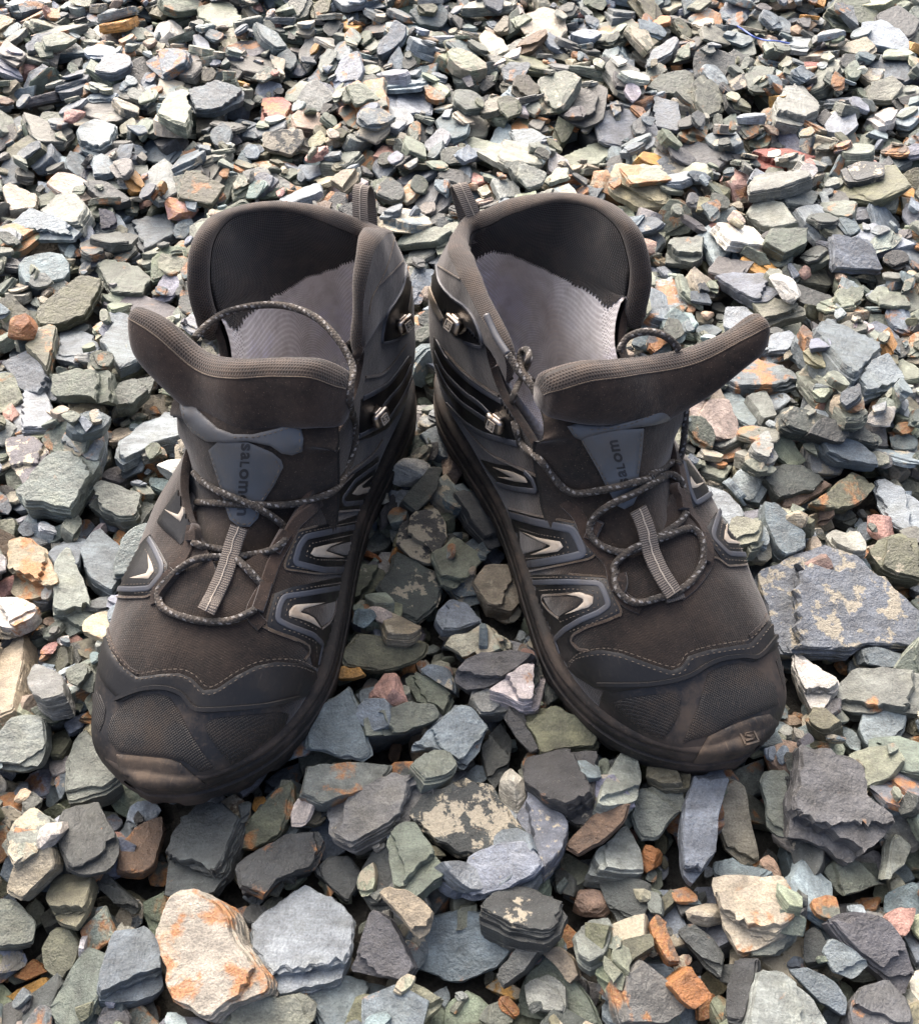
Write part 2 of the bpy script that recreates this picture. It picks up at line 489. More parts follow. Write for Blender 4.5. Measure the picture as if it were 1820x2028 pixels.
# view, kind, tint, rust, crust, lamination, thickness (mm), label, outline of the upper face
HAND = [
 # ---- front row, left
 ('S','s','blue',0,.1,.4,9,'smooth blue-grey plate half under the pale six-sided slab at the bottom edge',[(1180,1020),(1350,970),(1540,1010),(1490,1090),(1400,1168),(1280,1180),(1250,1080)]),
 ('S','s','cream',.62,.2,.3,26,'large cream stone with orange rust patches, front row below the left boot',[(615,800),(640,720),(690,640),(760,630),(840,660),(900,740),(960,850),(1040,960),(1050,1030),(960,1060),(900,1100),(830,1145),(760,1110),(680,1060),(650,1000),(650,930),(625,870)]),
 ('S','s','bluepale',0,0,.3,16,'pale blue six-sided slate slab right of the orange-patched cream stone',[(1000,770),(1050,720),(1120,670),(1210,615),(1290,650),(1360,690),(1400,760),(1405,860),(1360,950),(1240,990),(1110,1020),(1060,950),(1010,860)]),
 ('S','s','purple',.2,.1,.4,11,'brownish purple triangular chip right of the pale six-sided slab',[(1470,715),(1540,740),(1590,830),(1640,950),(1600,995),(1500,980),(1380,950),(1420,860)]),
 ('S','s','greenpale',0,0,.3,10,'pale green chip cut by the bottom edge below the orange-patched cream stone',[(850,1168),(960,1060),(1010,1040),(1100,1060),(1200,1045),(1260,1100),(1240,1168),(1100,1200),(900,1200)]),
 ('S','s','blue',.05,.1,.5,15,'blue-grey broken slab left of the orange-patched cream stone',[(390,1010),(400,950),(450,800),(590,780),(640,870),(650,990),(600,1030),(480,1045),(400,1040)]),
 ('S','s','dark',.05,.05,.9,20,'dark ribbed slate with silvery face just below the left boot toe',[(630,620),(640,500),(700,370),(800,270),(890,290),(950,350),(900,480),(830,600),(720,620)]),
 ('S','s','dark',0,.1,.3,8,'flat dark slate plate leaning up, below and left of the left boot toe',[(215,420),(250,310),(390,275),(430,360),(470,460),(440,540),(330,560),(270,530)]),
 ('S','s','brown',.6,.1,.5,12,'reddish brown lens-shaped chip between two dark plates below the left boot',[(470,450),(560,370),(640,340),(660,370),(620,530),(560,570),(470,550)]),
 ('S','s','olive',.55,.2,.8,10,'ochre streaked leaf-shaped chip below the left boot toe',[(930,470),(980,360),(1100,230),(1160,200),(1160,300),(1110,410),(1000,475)]),
 ('S','s','char',.45,.1,.8,16,'black oblong chip with a rust-red streak below the left boot',[(940,530),(1010,480),(1130,410),(1270,390),(1290,440),(1250,530),(1100,590),(1050,650),(960,610)]),
 ('P','s','char',.05,.72,.6,22,'large dark block covered in sandy crust, below the gap between the toes',[(812,1610),(845,1560),(925,1530),(965,1545),(1000,1590),(1042,1645),(1010,1665),(965,1695),(910,1680),(850,1650)]),
 ('P','s','grey',.45,.1,.6,16,'grey slab with rusty front edge touching the inner side of the left toe',[(595,1570),(612,1512),(700,1505),(780,1512),(750,1550),(700,1570),(640,1590)]),
 ('S','s','grey',.15,.25,.6,20,'long grey-brown block with a blunt end, lying slanted below the left toe',[(1285,320),(1450,220),(1600,165),(1680,190),(1695,240),(1600,350),(1480,420),(1390,460),(1300,410)]),
 ('S','s','green',0,.1,.3,14,'teal green wedge just below the slanted grey-brown block',[(1530,440),(1590,370),(1640,370),(1700,450),(1760,540),(1640,640),(1560,600)]),
 ('S','s','green',0,.1,.4,12,'teal grey chip cut by the left edge in the front rows',[(-20,670),(60,680),(140,760),(130,850),(-20,860)]),
 ('S','s','olive',.1,.15,.3,16,'rounded olive grey stone in the lower left corner area',[(150,870),(200,790),(270,790),(310,850),(290,960),(230,1000),(170,950)]),
 ('S','s','olive',.2,.2,.4,13,'olive chip with a brown side near the left edge, below the leaning dark plate',[(180,660),(220,580),(360,570),(340,680),(290,760),(200,720)]),
 ('S','s','dark',0,.1,.7,8,'dark thin chip pointing at the top of the orange-patched cream stone',[(350,600),(410,560),(550,700),(530,740),(450,690)]),
 ('S','s','dark',0,.1,.3,9,'dark five-sided chip above the pale six-sided slab',[(1250,560),(1300,510),(1390,500),(1435,580),(1380,680),(1290,600)]),
 ('S','s','buff',.1,.3,.5,13,'small cream log with a purple-brown top, right of the six-sided slab',[(1500,650),(1530,620),(1620,640),(1710,720),(1700,790),(1660,830),(1560,720)]),
 ('S','s','buff',.15,.3,.5,12,'sandy brown chip near the left edge beside the leaning dark plate',[(20,640),(50,540),(130,460),(200,470),(215,550),(80,680)]),
 ('S','s','grey',.1,.72,.4,12,'grey chip dusted with cream crust at the left edge below the speckled stone',[(-10,440),(60,340),(130,300),(200,340),(210,440),(150,460),(50,530)]),
 ('S','s','ochre',.2,.1,.5,9,'ochre yellow shard in the bottom left corner',[(10,1080),(70,1030),(180,980),(210,1030),(130,1075)]),
 ('S','s','rust',.8,.1,.5,8,'dark orange shard just above the ochre shard at bottom left',[(45,980),(130,910),(190,960),(100,995)]),
 # ---- between and before the toes
 ('M','s','olive',.15,.05,.3,12,'wide dark olive slab between the boots, behind the pink quartz',[(130,190),(240,60),(400,80),(600,90),(660,110),(640,190),(560,240),(380,290),(160,250)]),
 ('M','s','ochre',.3,.1,.4,8,'bright ochre flake between the boots, against the inner edge of the left boot',[(100,290),(120,250),(230,255),(270,310),(190,335),(110,330)]),
 ('P','s','blue',.12,.05,.3,12,'dark blue triangular slab beside the inner edge of the left toe cap',[(603,1480),(612,1430),(640,1390),(690,1357),(710,1400),(738,1490),(715,1507),(640,1488)]),
 ('M','c','pink',.1,.1,.1,24,'pink and red quartz lump between the boots near the left toe',[(255,430),(310,340),(400,300),(500,290),(520,370),(500,440),(400,430),(290,495)]),
 ('M','s','blue',.1,.5,.4,14,'blue chip with sandy rim behind the grey-green wedge between the toes',[(610,280),(650,250),(760,260),(800,340),(805,410),(730,370),(640,310)]),
 ('M','s','green',0,.1,.4,12,'grey-green wedge right of the pink quartz lump',[(515,320),(560,280),(620,310),(760,390),(810,440),(760,540),(700,480),(590,460)]),
 ('M','s','green',.05,.1,.6,16,'green-grey slab with layered front edge below the pink quartz lump',[(270,570),(420,500),(560,465),(690,475),(735,550),(680,590),(540,640),(420,660),(300,665)]),
 ('M','s','cream',.25,.2,.5,20,'cream and yellow stone between the boots, behind the purple stone',[(740,130),(790,60),(900,50),(1010,40),(1130,90),(1140,150),(1060,130),(960,150),(870,205),(800,160)]),
 ('M','s','white',.03,.1,.4,24,'white quartz slab against the inner edge of the right toe',[(1030,385),(1150,300),(1280,200),(1370,250),(1350,330),(1310,460),(1220,480),(1120,410)]),
 ('M','s','purple',.1,.15,.8,20,'dark purple streaked stone joined to the white quartz slab between the toes',[(805,330),(880,220),(1000,165),(1200,165),(1290,190),(1150,300),(1000,370),(880,385)]),
 ('M','s','grey',0,.1,.5,12,'grey fractured chip below the large pale blue slate with orange dots',[(555,850),(680,740),(770,740),(830,850),(800,900),(720,930),(640,945)]),
 ('M','s','bluepale',.12,.1,.35,14,'large pale blue slate with small orange dots, in front of the gap between the boots',[(570,750),(700,600),(830,480),(900,490),(1020,620),(970,740),(880,860),(800,790),(690,730)]),
 ('M','s','palegrey',0,.1,.3,16,'pale grey wedge in front of the white quartz slab',[(910,450),(940,360),(1000,370),(1060,420),(1160,480),(1120,525),(970,540)]),
 ('M','s','dark',.03,.1,.7,10,'dark upright blade left of the black ribbed block',[(970,750),(1090,600),(1160,700),(1140,850),(1050,990),(1010,900)]),
 ('M','s','char',0,.1,.6,8,'black curved blade behind the upright dark blade',[(1100,560),(1150,470),(1220,520),(1260,650),(1320,760),(1270,780),(1180,690)]),
 ('M','s','olive',.3,.1,.3,20,'dark olive block with a yellow back edge below the right boot inner edge',[(1210,540),(1230,490),(1400,490),(1570,560),(1680,640),(1670,740),(1500,750),(1330,790),(1280,660)]),
 ('M','s','char',0,.35,1.0,24,'black ribbed block with pale flecks below the right toe',[(1210,860),(1240,800),(1450,760),(1660,750),(1640,900),(1610,1120),(1500,1100),(1330,1010),(1220,950)]),
 ('M','c','white',.1,.05,.1,20,'small pinkish white quartz lump left of the black ribbed block',[(1070,1020),(1110,900),(1160,855),(1210,880),(1245,990),(1180,1055),(1090,1050)]),
 ('F','c','white',0,0,.1,22,'white speckled lump between the two heels',[(575,470),(630,400),(780,420),(880,430),(870,490),(760,530),(640,520)]),
 ('F','c','cream',0,0,.1,16,'small cream speckled pebble against the left boot chevron',[(420,660),(470,560),(530,545),(555,610),(520,680),(470,700)]),
 ('F','c','granite',.2,.1,.1,16,'small reddish brown stone beside the inner heel of the right boot',[(905,420),(930,345),(1030,420),(1060,510),(1000,550),(930,500)]),
 ('F','s','dark',.1,.2,.4,10,'dark brown-black slab between the heels, in front of the white speckled lump',[(650,700),(830,480),(930,480),(870,650),(750,780)]),
 ('F','s','dark',0,.05,.5,14,'smooth black slab leaning along the inner side of the right boot',[(1000,640),(1100,600),(1200,650),(1330,800),(1350,950),(1260,1000),(1130,850)]),
 ('F','s','char',0,.88,.3,12,'round black chip blotched with sandy crust between the boots',[(620,960),(660,830),(760,770),(880,760),(950,850),(960,950),(880,1070),(830,1100),(720,1050)]),
 ('F','s','buff',0,.5,.6,10,'cream chip with dark streaks under the big crusted slate between the boots',[(480,1390),(590,1450),(740,1520),(800,1550),(720,1600),(560,1590)]),
 ('F','s','olive',.1,.2,.5,14,'olive stone beside the middle chevron of the left boot',[(290,1220),(380,1130),(540,1140),(500,1260),(290,1390)]),
 ('F','s','buff',.1,.5,.4,16,'sandy grey stone beside the middle chevron of the right boot',[(1120,1240),(1220,1130),(1350,1120),(1450,1330),(1380,1420),(1230,1390)]),
 ('F','s','dark',0,.62,.4,14,'big dark slate with sandy blotches in the middle between the boots',[(490,1280),(590,1130),(600,1030),(720,1090),(900,1190),(930,1260),(890,1400),(760,1510),(600,1430)]),
 ('F','s','bluepale',0,.15,.2,9,'small light blue triangular chip right of the big crusted slate between the boots',[(890,1480),(900,1420),(980,1350),(1100,1390),(1185,1500),(1040,1555),(930,1555)]),
 # ---- front row, right
 ('Z','s','palegrey',0,.1,.6,16,'pale grey block with dark left side right below the right boot',[(555,280),(570,200),(640,90),(700,110),(720,200),(700,270),(600,290)]),
 ('Z','s','olive',.1,.1,.5,10,'small olive chip tucked under the right boot toe',[(735,180),(750,120),(910,150),(900,210),(800,215)]),
 ('Z','s','grey',0,.1,.3,10,'smooth rounded grey chip a little below the right boot toe',[(680,350),(700,240),(800,215),(880,240),(890,300),(830,370),(780,440),(720,440)]),
 ('Z','s','blue',0,.05,.8,18,'long dark blue slate finger standing below the right boot toe',[(880,420),(900,280),(940,160),(1050,140),(1070,200),(1030,330),(1020,480),(930,600),(900,560)]),
 ('Z','s','cream',.1,.1,.3,10,'long cream shard right of the dark blue finger',[(1030,390),(1040,260),(1070,195),(1130,220),(1150,330),(1190,520),(1120,530),(1060,470)]),
 ('Z','s','palegrey',.1,.05,.3,9,'upright grey-green tablet with a thin red line, right of the cream shard',[(1190,200),(1210,160),(1300,165),(1335,220),(1330,380),(1280,420),(1220,380),(1215,300)]),
 ('Z','s','purple',.2,.1,.9,26,'large dark violet layered block on the right, below the right boot',[(1335,200),(1370,60),(1480,70),(1610,140),(1630,250),(1730,330),(1690,430),(1580,500),(1500,450),(1340,400)]),
 ('Z','s','blue',0,.05,.6,10,'blue-grey ledge just behind the cream slab with golden stain',[(1005,570),(1010,490),(1060,490),(1130,540),(1240,560),(1200,590),(1050,600)]),
 ('Z','s','cream',.42,.1,.2,20,'large cream slab with golden stain in the front right',[(1000,600),(1010,575),(1280,570),(1310,640),(1340,730),(1260,790),(1170,840),(1110,850),(1050,760)]),
 ('Z','s','grey',0,.1,.5,12,'grey broken chip along the lower right side of the golden-stained slab',[(1120,870),(1200,840),(1350,755),(1340,840),(1280,890),(1160,900)]),
 ('Z','s','dark',0,.05,.2,8,'dark violet kite-shaped plate in the front middle right',[(550,590),(620,550),(750,610),(760,680),(690,800),(640,780),(580,690)]),
 ('Z','s','palegrey',0,.1,.4,16,'pale grey pyramid-shaped chip above the dark kite-shaped plate',[(530,540),(560,470),(660,380),(720,480),(730,560),(640,560)]),
 ('Z','c','rust',.6,.1,.2,14,'small glossy rust-red lump above the dark kite-shaped plate',[(710,500),(760,440),(800,460),(790,520),(750,550)]),
 ('Z','s','bluepale',.05,.35,.2,10,'pale blue oval flake below the sandy-crusted dark block',[(-10,590),(40,500),(150,455),(250,445),(330,530),(290,580),(180,630),(60,670),(0,655)]),
 ('Z','s','blue',0,.6,.4,14,'blue chip with sandy crust right of the sandy-crusted dark block',[(230,310),(270,250),(350,270),(430,370),(410,470),(330,560),(300,460)]),
 ('Z','s','brown',.25,.1,.6,10,'brown-olive leaf-shaped chip below the black ribbed block',[(420,470),(470,400),(560,320),(680,290),(660,360),(570,440),(470,500)]),
 ('Z','s','char',0,.45,1.0,16,'streaked black oblong chip below the pale blue oval flake',[(90,720),(130,650),(250,620),(420,700),(400,770),(330,810),(200,780)]),
 ('Z','s','blue',.05,.05,.3,12,'wide blue-grey plate at the bottom centre',[(-170,940),(-150,830),(-100,745),(0,720),(100,740),(190,790),(220,850),(160,930),(80,980),(0,1005),(-60,990)]),
 ('Z','c','granite',.2,.3,.2,16,'small brown crystalline lump left of the dark kite-shaped plate',[(430,700),(470,640),(560,640),(600,700),(560,755),(480,740)]),
 ('Z','s','grey',0,.3,.4,14,'grey chip with dark violet base below the brown crystalline lump',[(445,800),(500,750),(600,740),(610,800),(580,890),(510,930),(460,890)]),
 ('Z','s','dark',0,.1,.4,12,'dark oblong chip right of the wide plate at bottom centre',[(140,970),(230,860),(300,830),(320,870),(250,960),(170,1020)]),
 ('Z','s','buff',.1,.1,.3,10,'small beige wedge between dark chips at the bottom middle',[(320,890),(390,860),(440,900),(470,980),(430,1010),(370,930)]),
 ('Z','s','olive',.1,.1,.3,14,'olive grey chip behind the pinkish slab at the bottom edge',[(575,920),(640,830),(760,800),(770,850),(690,900),(620,960)]),
 ('Z','s','grey',.4,.15,.3,14,'pinkish grey slab with red-brown blotches at the bottom edge',[(620,1000),(720,915),(830,1000),(905,1110),(830,1165),(650,1165),(630,1080)]),
 ('Z','s','rust',.7,.05,.4,14,'brick brown block right of the pinkish slab at the bottom',[(830,1010),(930,940),(1000,1060),(930,1110),(890,1080)]),
 ('Z','s','brown',.8,.05,.4,9,'thin orange-brown shard right of the dark kite-shaped plate',[(755,760),(790,730),(830,800),(880,920),(830,920),(790,860)]),
 ('Z','s','dark',.35,.05,.8,12,'dark ribbed chip with a red streak above the brick brown block',[(860,800),(920,770),(1000,830),(1050,900),(1030,990),(950,920)]),
 ('Z','s','char',0,.05,.8,14,'black upright bar at the bottom edge left of the cream boulder',[(1060,1040),(1100,900),(1180,890),(1170,1000),(1130,1160),(1060,1150)]),
 ('Z','s','palegrey',.35,.2,.3,20,'cream-grey boulder with orange blotches at the bottom edge right',[(1165,1060),(1190,950),(1280,960),(1400,1050),(1470,1168),(1300,1200),(1150,1200)]),
 ('Z','s','blue',0,.05,.5,12,'dark blue oblong chip right of the cream-grey boulder',[(1310,960),(1380,945),(1490,1000),(1545,1080),(1530,1140),(1430,1080)]),
 ('Z','s','purple',.15,.3,.4,14,'violet grey stone in the bottom right corner',[(1560,1100),(1600,1010),(1700,990),(1780,1080),(1800,1168),(1580,1168)]),
 ('Z','s','purple',.1,.1,.5,12,'long dark violet plate running down the right edge at the front',[(1475,760),(1550,730),(1680,740),(1760,830),(1810,990),(1790,1050),(1640,930),(1540,850)]),
 ('Z','s','pink',.3,.1,.3,9,'small salmon pink chip at the right edge near the front',[(1690,740),(1730,705),(1810,705),(1790,780),(1750,850),(1710,810)]),
 ('Z','s','bluepale',0,.05,.4,9,'light blue chip between the golden-stained slab and the long violet plate',[(1440,880),(1470,830),(1540,850),(1630,940),(1560,1000),(1480,960)]),
 ('Z','s','green',0,.05,.5,14,'dark green block below the large violet layered block',[(1460,560),(1500,510),(1680,530),(1690,600),(1520,660)]),
 ('Z','s','palegrey',.1,.05,.3,7,'thin whitish sliver at the right edge below the violet layered block',[(1690,590),(1720,440),(1740,415),(1790,460),(1760,540)]),
 # ---- left of the left boot
 ('K','s','blue',0,.05,.4,10,'blue slate half hidden behind the square blue slab left of the left boot',[(340,380),(450,290),(540,240),(660,270),(600,360),(580,460),(400,450)]),
 ('K','s','blue',.05,.05,.4,14,'square blue slab against the outer chevron of the left boot',[(600,360),(660,250),(750,200),(830,270),(980,400),(900,560),(830,660),(700,580),(620,480)]),
 ('K','s','buff',.72,.1,.2,16,'flat stone with vivid orange and red patches at the left edge',[(10,590),(60,420),(50,300),(140,250),(210,260),(300,330),(390,500),(400,570),(260,620),(100,655)]),
 ('K','s','white',.45,.1,.3,12,'white and orange chip cut by the left edge',[(-30,700),(150,710),(280,770),(210,850),(100,900),(-30,880)]),
 ('K','s','palegrey',0,.05,.4,16,'tall pale grey tablet left of the left boot vamp',[(400,570),(400,470),(470,360),(520,340),(570,450),(640,640),(700,860),(690,920),(600,860),(510,900),(400,800)]),
 ('K','s','buff',.05,.1,.2,16,'tall beige-grey stone cut by the left edge',[(-30,1040),(100,980),(180,990),(160,1180),(130,1350),(100,1550),(-30,1600)]),
 ('K','s','palegrey',0,.1,.3,16,'pale grey stone with dark specks at the left edge beside the left toe',[(-20,1720),(60,1610),(180,1570),(310,1590),(330,1700),(330,1830),(290,1950),(160,1990),(0,1960)]),
 ('S','s','green',0,.1,.4,14,'grey-green rounded slab tucked against the left boot toe',[(250,210),(255,130),(280,60),(340,0),(390,80),(470,190),(420,240),(270,270)]),
 ('K','s','olive',.1,.1,.3,12,'small olive chip right of the dark-specked stone',[(345,1750),(480,1690),(520,1760),(450,1880),(370,1880)]),
 ('K','s','bluepale',0,.1,.6,8,'light blue split flake touching the outer side of the left toe',[(470,1640),(640,1560),(690,1620),(560,1710),(510,1730)]),
 ('K','s','green',.15,.05,.5,9,'dark green leaf-shaped plate above the dark-specked stone',[(220,1540),(420,1450),(610,1490),(520,1570),(400,1650),(330,1640)]),
 ('K','s','grey',.15,.05,1.0,18,'ribbed grey block between the beige edge stone and the left boot',[(200,1320),(250,1210),(340,1220),(470,1290),(480,1430),(320,1480),(210,1390)]),
 ('K','s','green',0,.1,.4,12,'grey-green chip touching the left toe beside the ribbed block',[(480,1240),(590,1180),(680,1270),(650,1400),(500,1340)]),
 ('K','s','olive',.4,.1,.5,12,'rusty olive chip tucked against the vamp of the left boot',[(555,1040),(640,990),(740,1000),(700,1200),(660,1240),(590,1150)]),
 ('L','s','olive',.12,.1,.3,12,'long olive slab with a tan blotch, far left beside the left boot tongue',[(290,360),(330,260),(560,80),(680,0),(850,30),(830,140),(700,330),(480,430),(330,420)]),
 ('L','s','purple',.1,.2,.4,9,'flat violet-grey plate behind the tip of the left boot tongue',[(840,250),(880,190),(1180,170),(1400,240),(1500,310),(1400,400),(1100,330),(900,290)]),
 ('L','c','rust',.7,.1,.2,14,'rusty orange rounded stone below the long olive slab',[(60,480),(130,350),(250,330),(310,430),(250,540),(130,530)]),
 ('L','s','olive',.62,.2,.4,16,'olive and bright orange wedge left of the left boot tongue',[(210,600),(260,520),(390,395),(470,430),(440,600),(390,780),(300,680)]),
 ('L','s','blue',0,.05,.25,9,'star-shaped blue plate left of the left boot tongue tip',[(470,690),(500,560),(490,470),(640,450),(750,500),(830,580),(750,690),(640,735)]),
 ('L','s','blue',.05,.1,.25,10,'five-sided blue plate right under the left boot tongue tip',[(830,540),(950,390),(1100,440),(1140,640),(1170,700),(1000,780),(920,650)]),
 ('L','s','green',0,.15,.4,16,'rectangular dark grey-green block left of the left boot tongue',[(430,980),(430,790),(560,750),(860,780),(890,1000),(880,1030),(640,1000),(460,1020)]),
 ('L','s','blue',0,.05,.3,12,'large blue-violet plate near the left edge beside the orange wedge',[(20,740),(240,630),(330,750),(420,950),(400,1010),(150,960)]),
 ('L','s','bluepale',.15,.05,.3,13,'pale blue slab with a thin rust line near the left edge',[(70,1000),(300,930),(390,1000),(470,1260),(300,1280),(130,1270)]),
 ('L','s','green',.1,.15,.4,14,'grey-green chip below the left boot tongue tip',[(930,1000),(1000,900),(1280,820),(1250,950),(1100,1080),(960,1090)]),
 ('L','s','buff',.2,.2,.3,14,'cream pebble below the rectangular grey-green block',[(570,1050),(650,1010),(800,1050),(900,1110),(850,1190),(700,1240),(600,1220)]),
 ('L','s','bluepale',.05,.1,.8,14,'silvery blue streaked slab beside the left boot tongue label',[(970,1480),(1010,1350),(1180,1200),(1300,1150),(1480,1130),(1500,1340),(1300,1400),(1100,1500),(1040,1530)]),
 ('L','s','bluepale',.55,.05,.3,18,'pale blue block with an orange face and rust edge left of the left boot',[(450,1480),(560,1300),(700,1230),(870,1215),(890,1300),(860,1480),(800,1600),(600,1500)]),
 ('L','s','purple',.15,.7,.3,12,'dark violet stone flecked with cream near the left edge',[(30,1380),(150,1330),(300,1350),(380,1470),(280,1650),(190,1750),(60,1540)]),
 ('L','c','white',0,0,.1,20,'white speckled lump touching the outer side of the left boot tongue',[(1270,1590),(1350,1530),(1540,1495),(1570,1600),(1530,1690),(1400,1650),(1290,1640)]),
 ('L','s','purple',.2,.1,.4,9,'small violet flake above the tilted grey block by the left laces',[(830,1700),(870,1640),(1100,1560),(1220,1640),(1000,1740)]),
 ('L','s','palegrey',.05,.15,.3,24,'big pale grey block left of the left boot, in line with its laces',[(110,1830),(320,1600),(430,1490),(620,1510),(790,1570),(720,1720),(560,1980),(360,1940),(200,1920)]),
 ('L','s','grey',.05,.2,.5,20,'tilted grey block beside the upper outer chevron of the left boot',[(715,1850),(860,1720),(1000,1770),(1260,1860),(1150,2028),(1000,2030),(860,1960)]),
 # ---- right of the right boot
 ('R','s','brown',.6,.05,.3,16,'rust brown bar along the side of the big blue wedge, right edge',[(800,450),(850,410),(1000,560),(1150,720),(1270,830),(1350,990),(1330,1060),(1100,850),(900,620)]),
 ('R','s','bluepale',.05,.05,.3,18,'pale blue step-shaped slab in front of the big blue wedge',[(1280,870),(1400,700),(1520,650),(1600,780),(1690,910),(1500,960),(1370,1000)]),
 ('R','s','blue',.03,.05,.3,28,'big blue wedge with a rust brown side, right of the right boot tongue',[(830,400),(870,350),(1130,360),(1300,430),(1490,590),(1380,700),(1280,830),(1150,740),(1000,560)]),
 ('R','s','green',0,.2,1.0,14,'ribbed green-grey bar lying beside the rust brown bar',[(790,770),(870,710),(1050,840),(1200,960),(1360,1160),(1290,1200),(1170,1220),(1000,1040),(880,900)]),
 ('R','s','dark',.1,.55,1.0,14,'long ribbed dark splinter below the ribbed green-grey bar',[(640,1190),(700,1090),(900,1150),(1150,1230),(1450,1310),(1500,1370),(1400,1420),(1100,1340),(800,1320),(680,1260)]),
 ('R','s','blue',.6,.1,.5,12,'blue slab with a broad orange stain beside the tip of the right tongue',[(140,860),(350,670),(480,720),(700,770),(810,880),(700,920),(500,930),(250,930)]),
 ('R','s','greenpale',0,.1,.2,12,'pale green wedge right of the right boot tongue tip',[(580,540),(650,380),(730,340),(800,400),(770,550),(650,565)]),
 ('R','s','greenpale',.1,.1,.5,14,'pale green-grey slab behind the tip of the right boot tongue',[(380,230),(520,180),(800,240),(820,310),(650,340),(500,390)]),
 ('R','c','white',.05,0,.1,18,'bright white quartz lump behind the right boot tongue tip',[(585,40),(600,0),(750,0),(810,40),(810,95),(700,85),(640,160)]),
 ('R','s','blue',.05,.2,.7,14,'dark blue slab between the right collar and the bright white quartz',[(60,10),(200,-20),(480,-10),(620,110),(520,190),(400,210),(250,130)]),
 ('R','s','greenpale',.15,.1,.3,10,'light green five-sided chip behind the big blue wedge',[(1080,180),(1130,90),(1330,75),(1310,210),(1150,300)]),
 ('R','s','dark',0,.15,.7,10,'long dark flake in front of the bright white quartz',[(620,70),(760,80),(950,150),(1140,210),(1020,290),(830,250)]),
 ('R','s','blue',0,.05,.4,13,'smooth blue oval chip below the right tongue tip',[(120,1010),(230,970),(360,1060),(460,1200),(400,1290),(280,1270),(190,1120)]),
 ('R','s','grey',0,.1,.6,12,'grey chip right of the smooth blue oval chip',[(340,1010),(500,960),(560,1080),(590,1180),(480,1200),(420,1110)]),
 ('R','s','palegrey',.35,.1,.2,16,'pale speckled block with an ochre side right of the right boot tongue',[(370,1440),(440,1350),(510,1310),(620,1480),(530,1550),(400,1480)]),
 ('R','s','greenpale',.05,.05,.3,8,'small pale green lens in front of the ochre-sided block',[(310,1570),(380,1530),(500,1550),(600,1610),(560,1645),(420,1650),(350,1600)]),
 ('R','s','blue',0,.15,.4,14,'blue-grey block with a whitish corner above the rough tan block',[(975,1390),(1040,1320),(1180,1330),(1300,1420),(1430,1520),(1440,1590),(1250,1560),(1110,1550),(1020,1480)]),
 ('R','s','dark',.03,.05,.4,10,'dark slab under the rough tan block',[(490,1700),(640,1580),(900,1600),(1010,1690),(900,1800),(620,1860)]),
 ('R','s','granite',.15,.1,.3,12,'rough pinkish tan block right of the right boot laces',[(560,1780),(830,1630),(890,1670),(1050,1760),(950,1830),(740,1950),(620,1940),(590,1850)]),
 ('R','s','olive',.45,.05,.5,12,'olive slab with a rust-brown edge right of the rough tan block',[(880,1900),(1000,1830),(1230,1640),(1350,1700),(1410,1780),(1300,1900),(1100,1960)]),
 ('P','s','bluepale',0,.1,.2,14,'large pale blue slab cut by the right edge above the buff boulder',[(1728,955),(1750,943),(1785,960),(1825,985),(1835,1045),(1790,1050),(1760,1030),(1740,1000)]),
 ('P','s','bluepale',0,.05,.3,9,'curved light blue shard against the outer chevrons of the right boot',[(1392,957),(1435,969),(1467,1001),(1485,1040),(1474,1070),(1449,1045),(1420,1010)]),
 ('Q','s','blue',.1,.1,.6,14,'blue-violet pointed slab above the huge crusted slab',[(210,130),(200,0),(300,10),(400,100),(520,230),(520,340),(380,400),(330,380),(250,220)]),
 ('Q','s','green',.05,.05,.4,10,'grey-green flake between the curved blue shard and the pointed slab',[(60,250),(130,110),(190,110),(240,260),(160,340),(110,350)]),
 ('Q','s','blue',0,.68,.4,18,'huge flat blue slab with sandy crust beside the right boot toe',[(220,500),(400,420),(600,340),(680,310),(900,370),(1060,510),(1160,600),(1280,740),(1380,830),(1380,1090),(1150,1060),(950,1050),(860,1110),(700,1100),(420,1080),(330,900)]),
 ('Q','s','palegrey',.05,.05,.2,10,'whitish chip lying on the back of the huge crusted slab',[(670,220),(740,170),(900,220),(960,290),(960,370),(860,365),(740,310)]),
 ('Q','s','olive',.2,.4,.3,26,'lumpy buff boulder at the right edge behind the huge crusted slab',[(1000,350),(1060,270),(1220,210),(1372,220),(1372,570),(1200,540),(1080,470)]),
 ('Q','s','grey',.2,.2,.6,18,'long green-grey slab cut by the right edge below the huge crusted slab',[(700,1400),(780,1310),(880,1230),(1050,1210),(1372,1240),(1372,1520),(1100,1510),(1000,1530),(740,1500)]),
 ('Q','s','white',.18,.05,.15,20,'pinkish white quartz wedge beside the outer side of the right toe',[(410,1200),(420,1095),(490,1110),(600,1200),(755,1310),(700,1400),(620,1530),(560,1500),(480,1350)]),
 ('Q','s','bluepale',.05,.15,.4,12,'bluish white plate below the long green-grey slab at the right edge',[(910,1680),(950,1530),(1270,1540),(1250,1680),(1130,1850),(1060,1880),(960,1800)]),
 ('Q','s','olive',.15,.1,.3,16,'olive green cube-like chip below the pinkish white quartz wedge',[(500,1590),(560,1520),(660,1530),(770,1630),(690,1690),(620,1690),(540,1640)]),
 ('Q','s','blue',0,.2,.4,12,'small blue chip under the front edge of the huge crusted slab',[(940,1100),(1050,1080),(1240,1140),(1240,1220),(1080,1210),(960,1190)]),
 # ---- behind the boots
 ('T','c','white',.15,.1,.1,22,'knobbly white stone in the back rows at upper left',[(605,115),(640,70),(690,50),(735,90),(700,130),(650,145)]),
 ('T','s','red',.6,.1,.3,12,'grey chip with a brick red top behind the left boot',[(1030,450),(1040,385),(1120,380),(1155,410),(1120,470),(1070,495)]),
 ('T','s','greenpale',.1,.1,.3,16,'large pale green slab at the top edge, left of centre',[(780,20),(880,-5),(1000,40),(1030,80),(980,105),(860,100),(790,60)]),
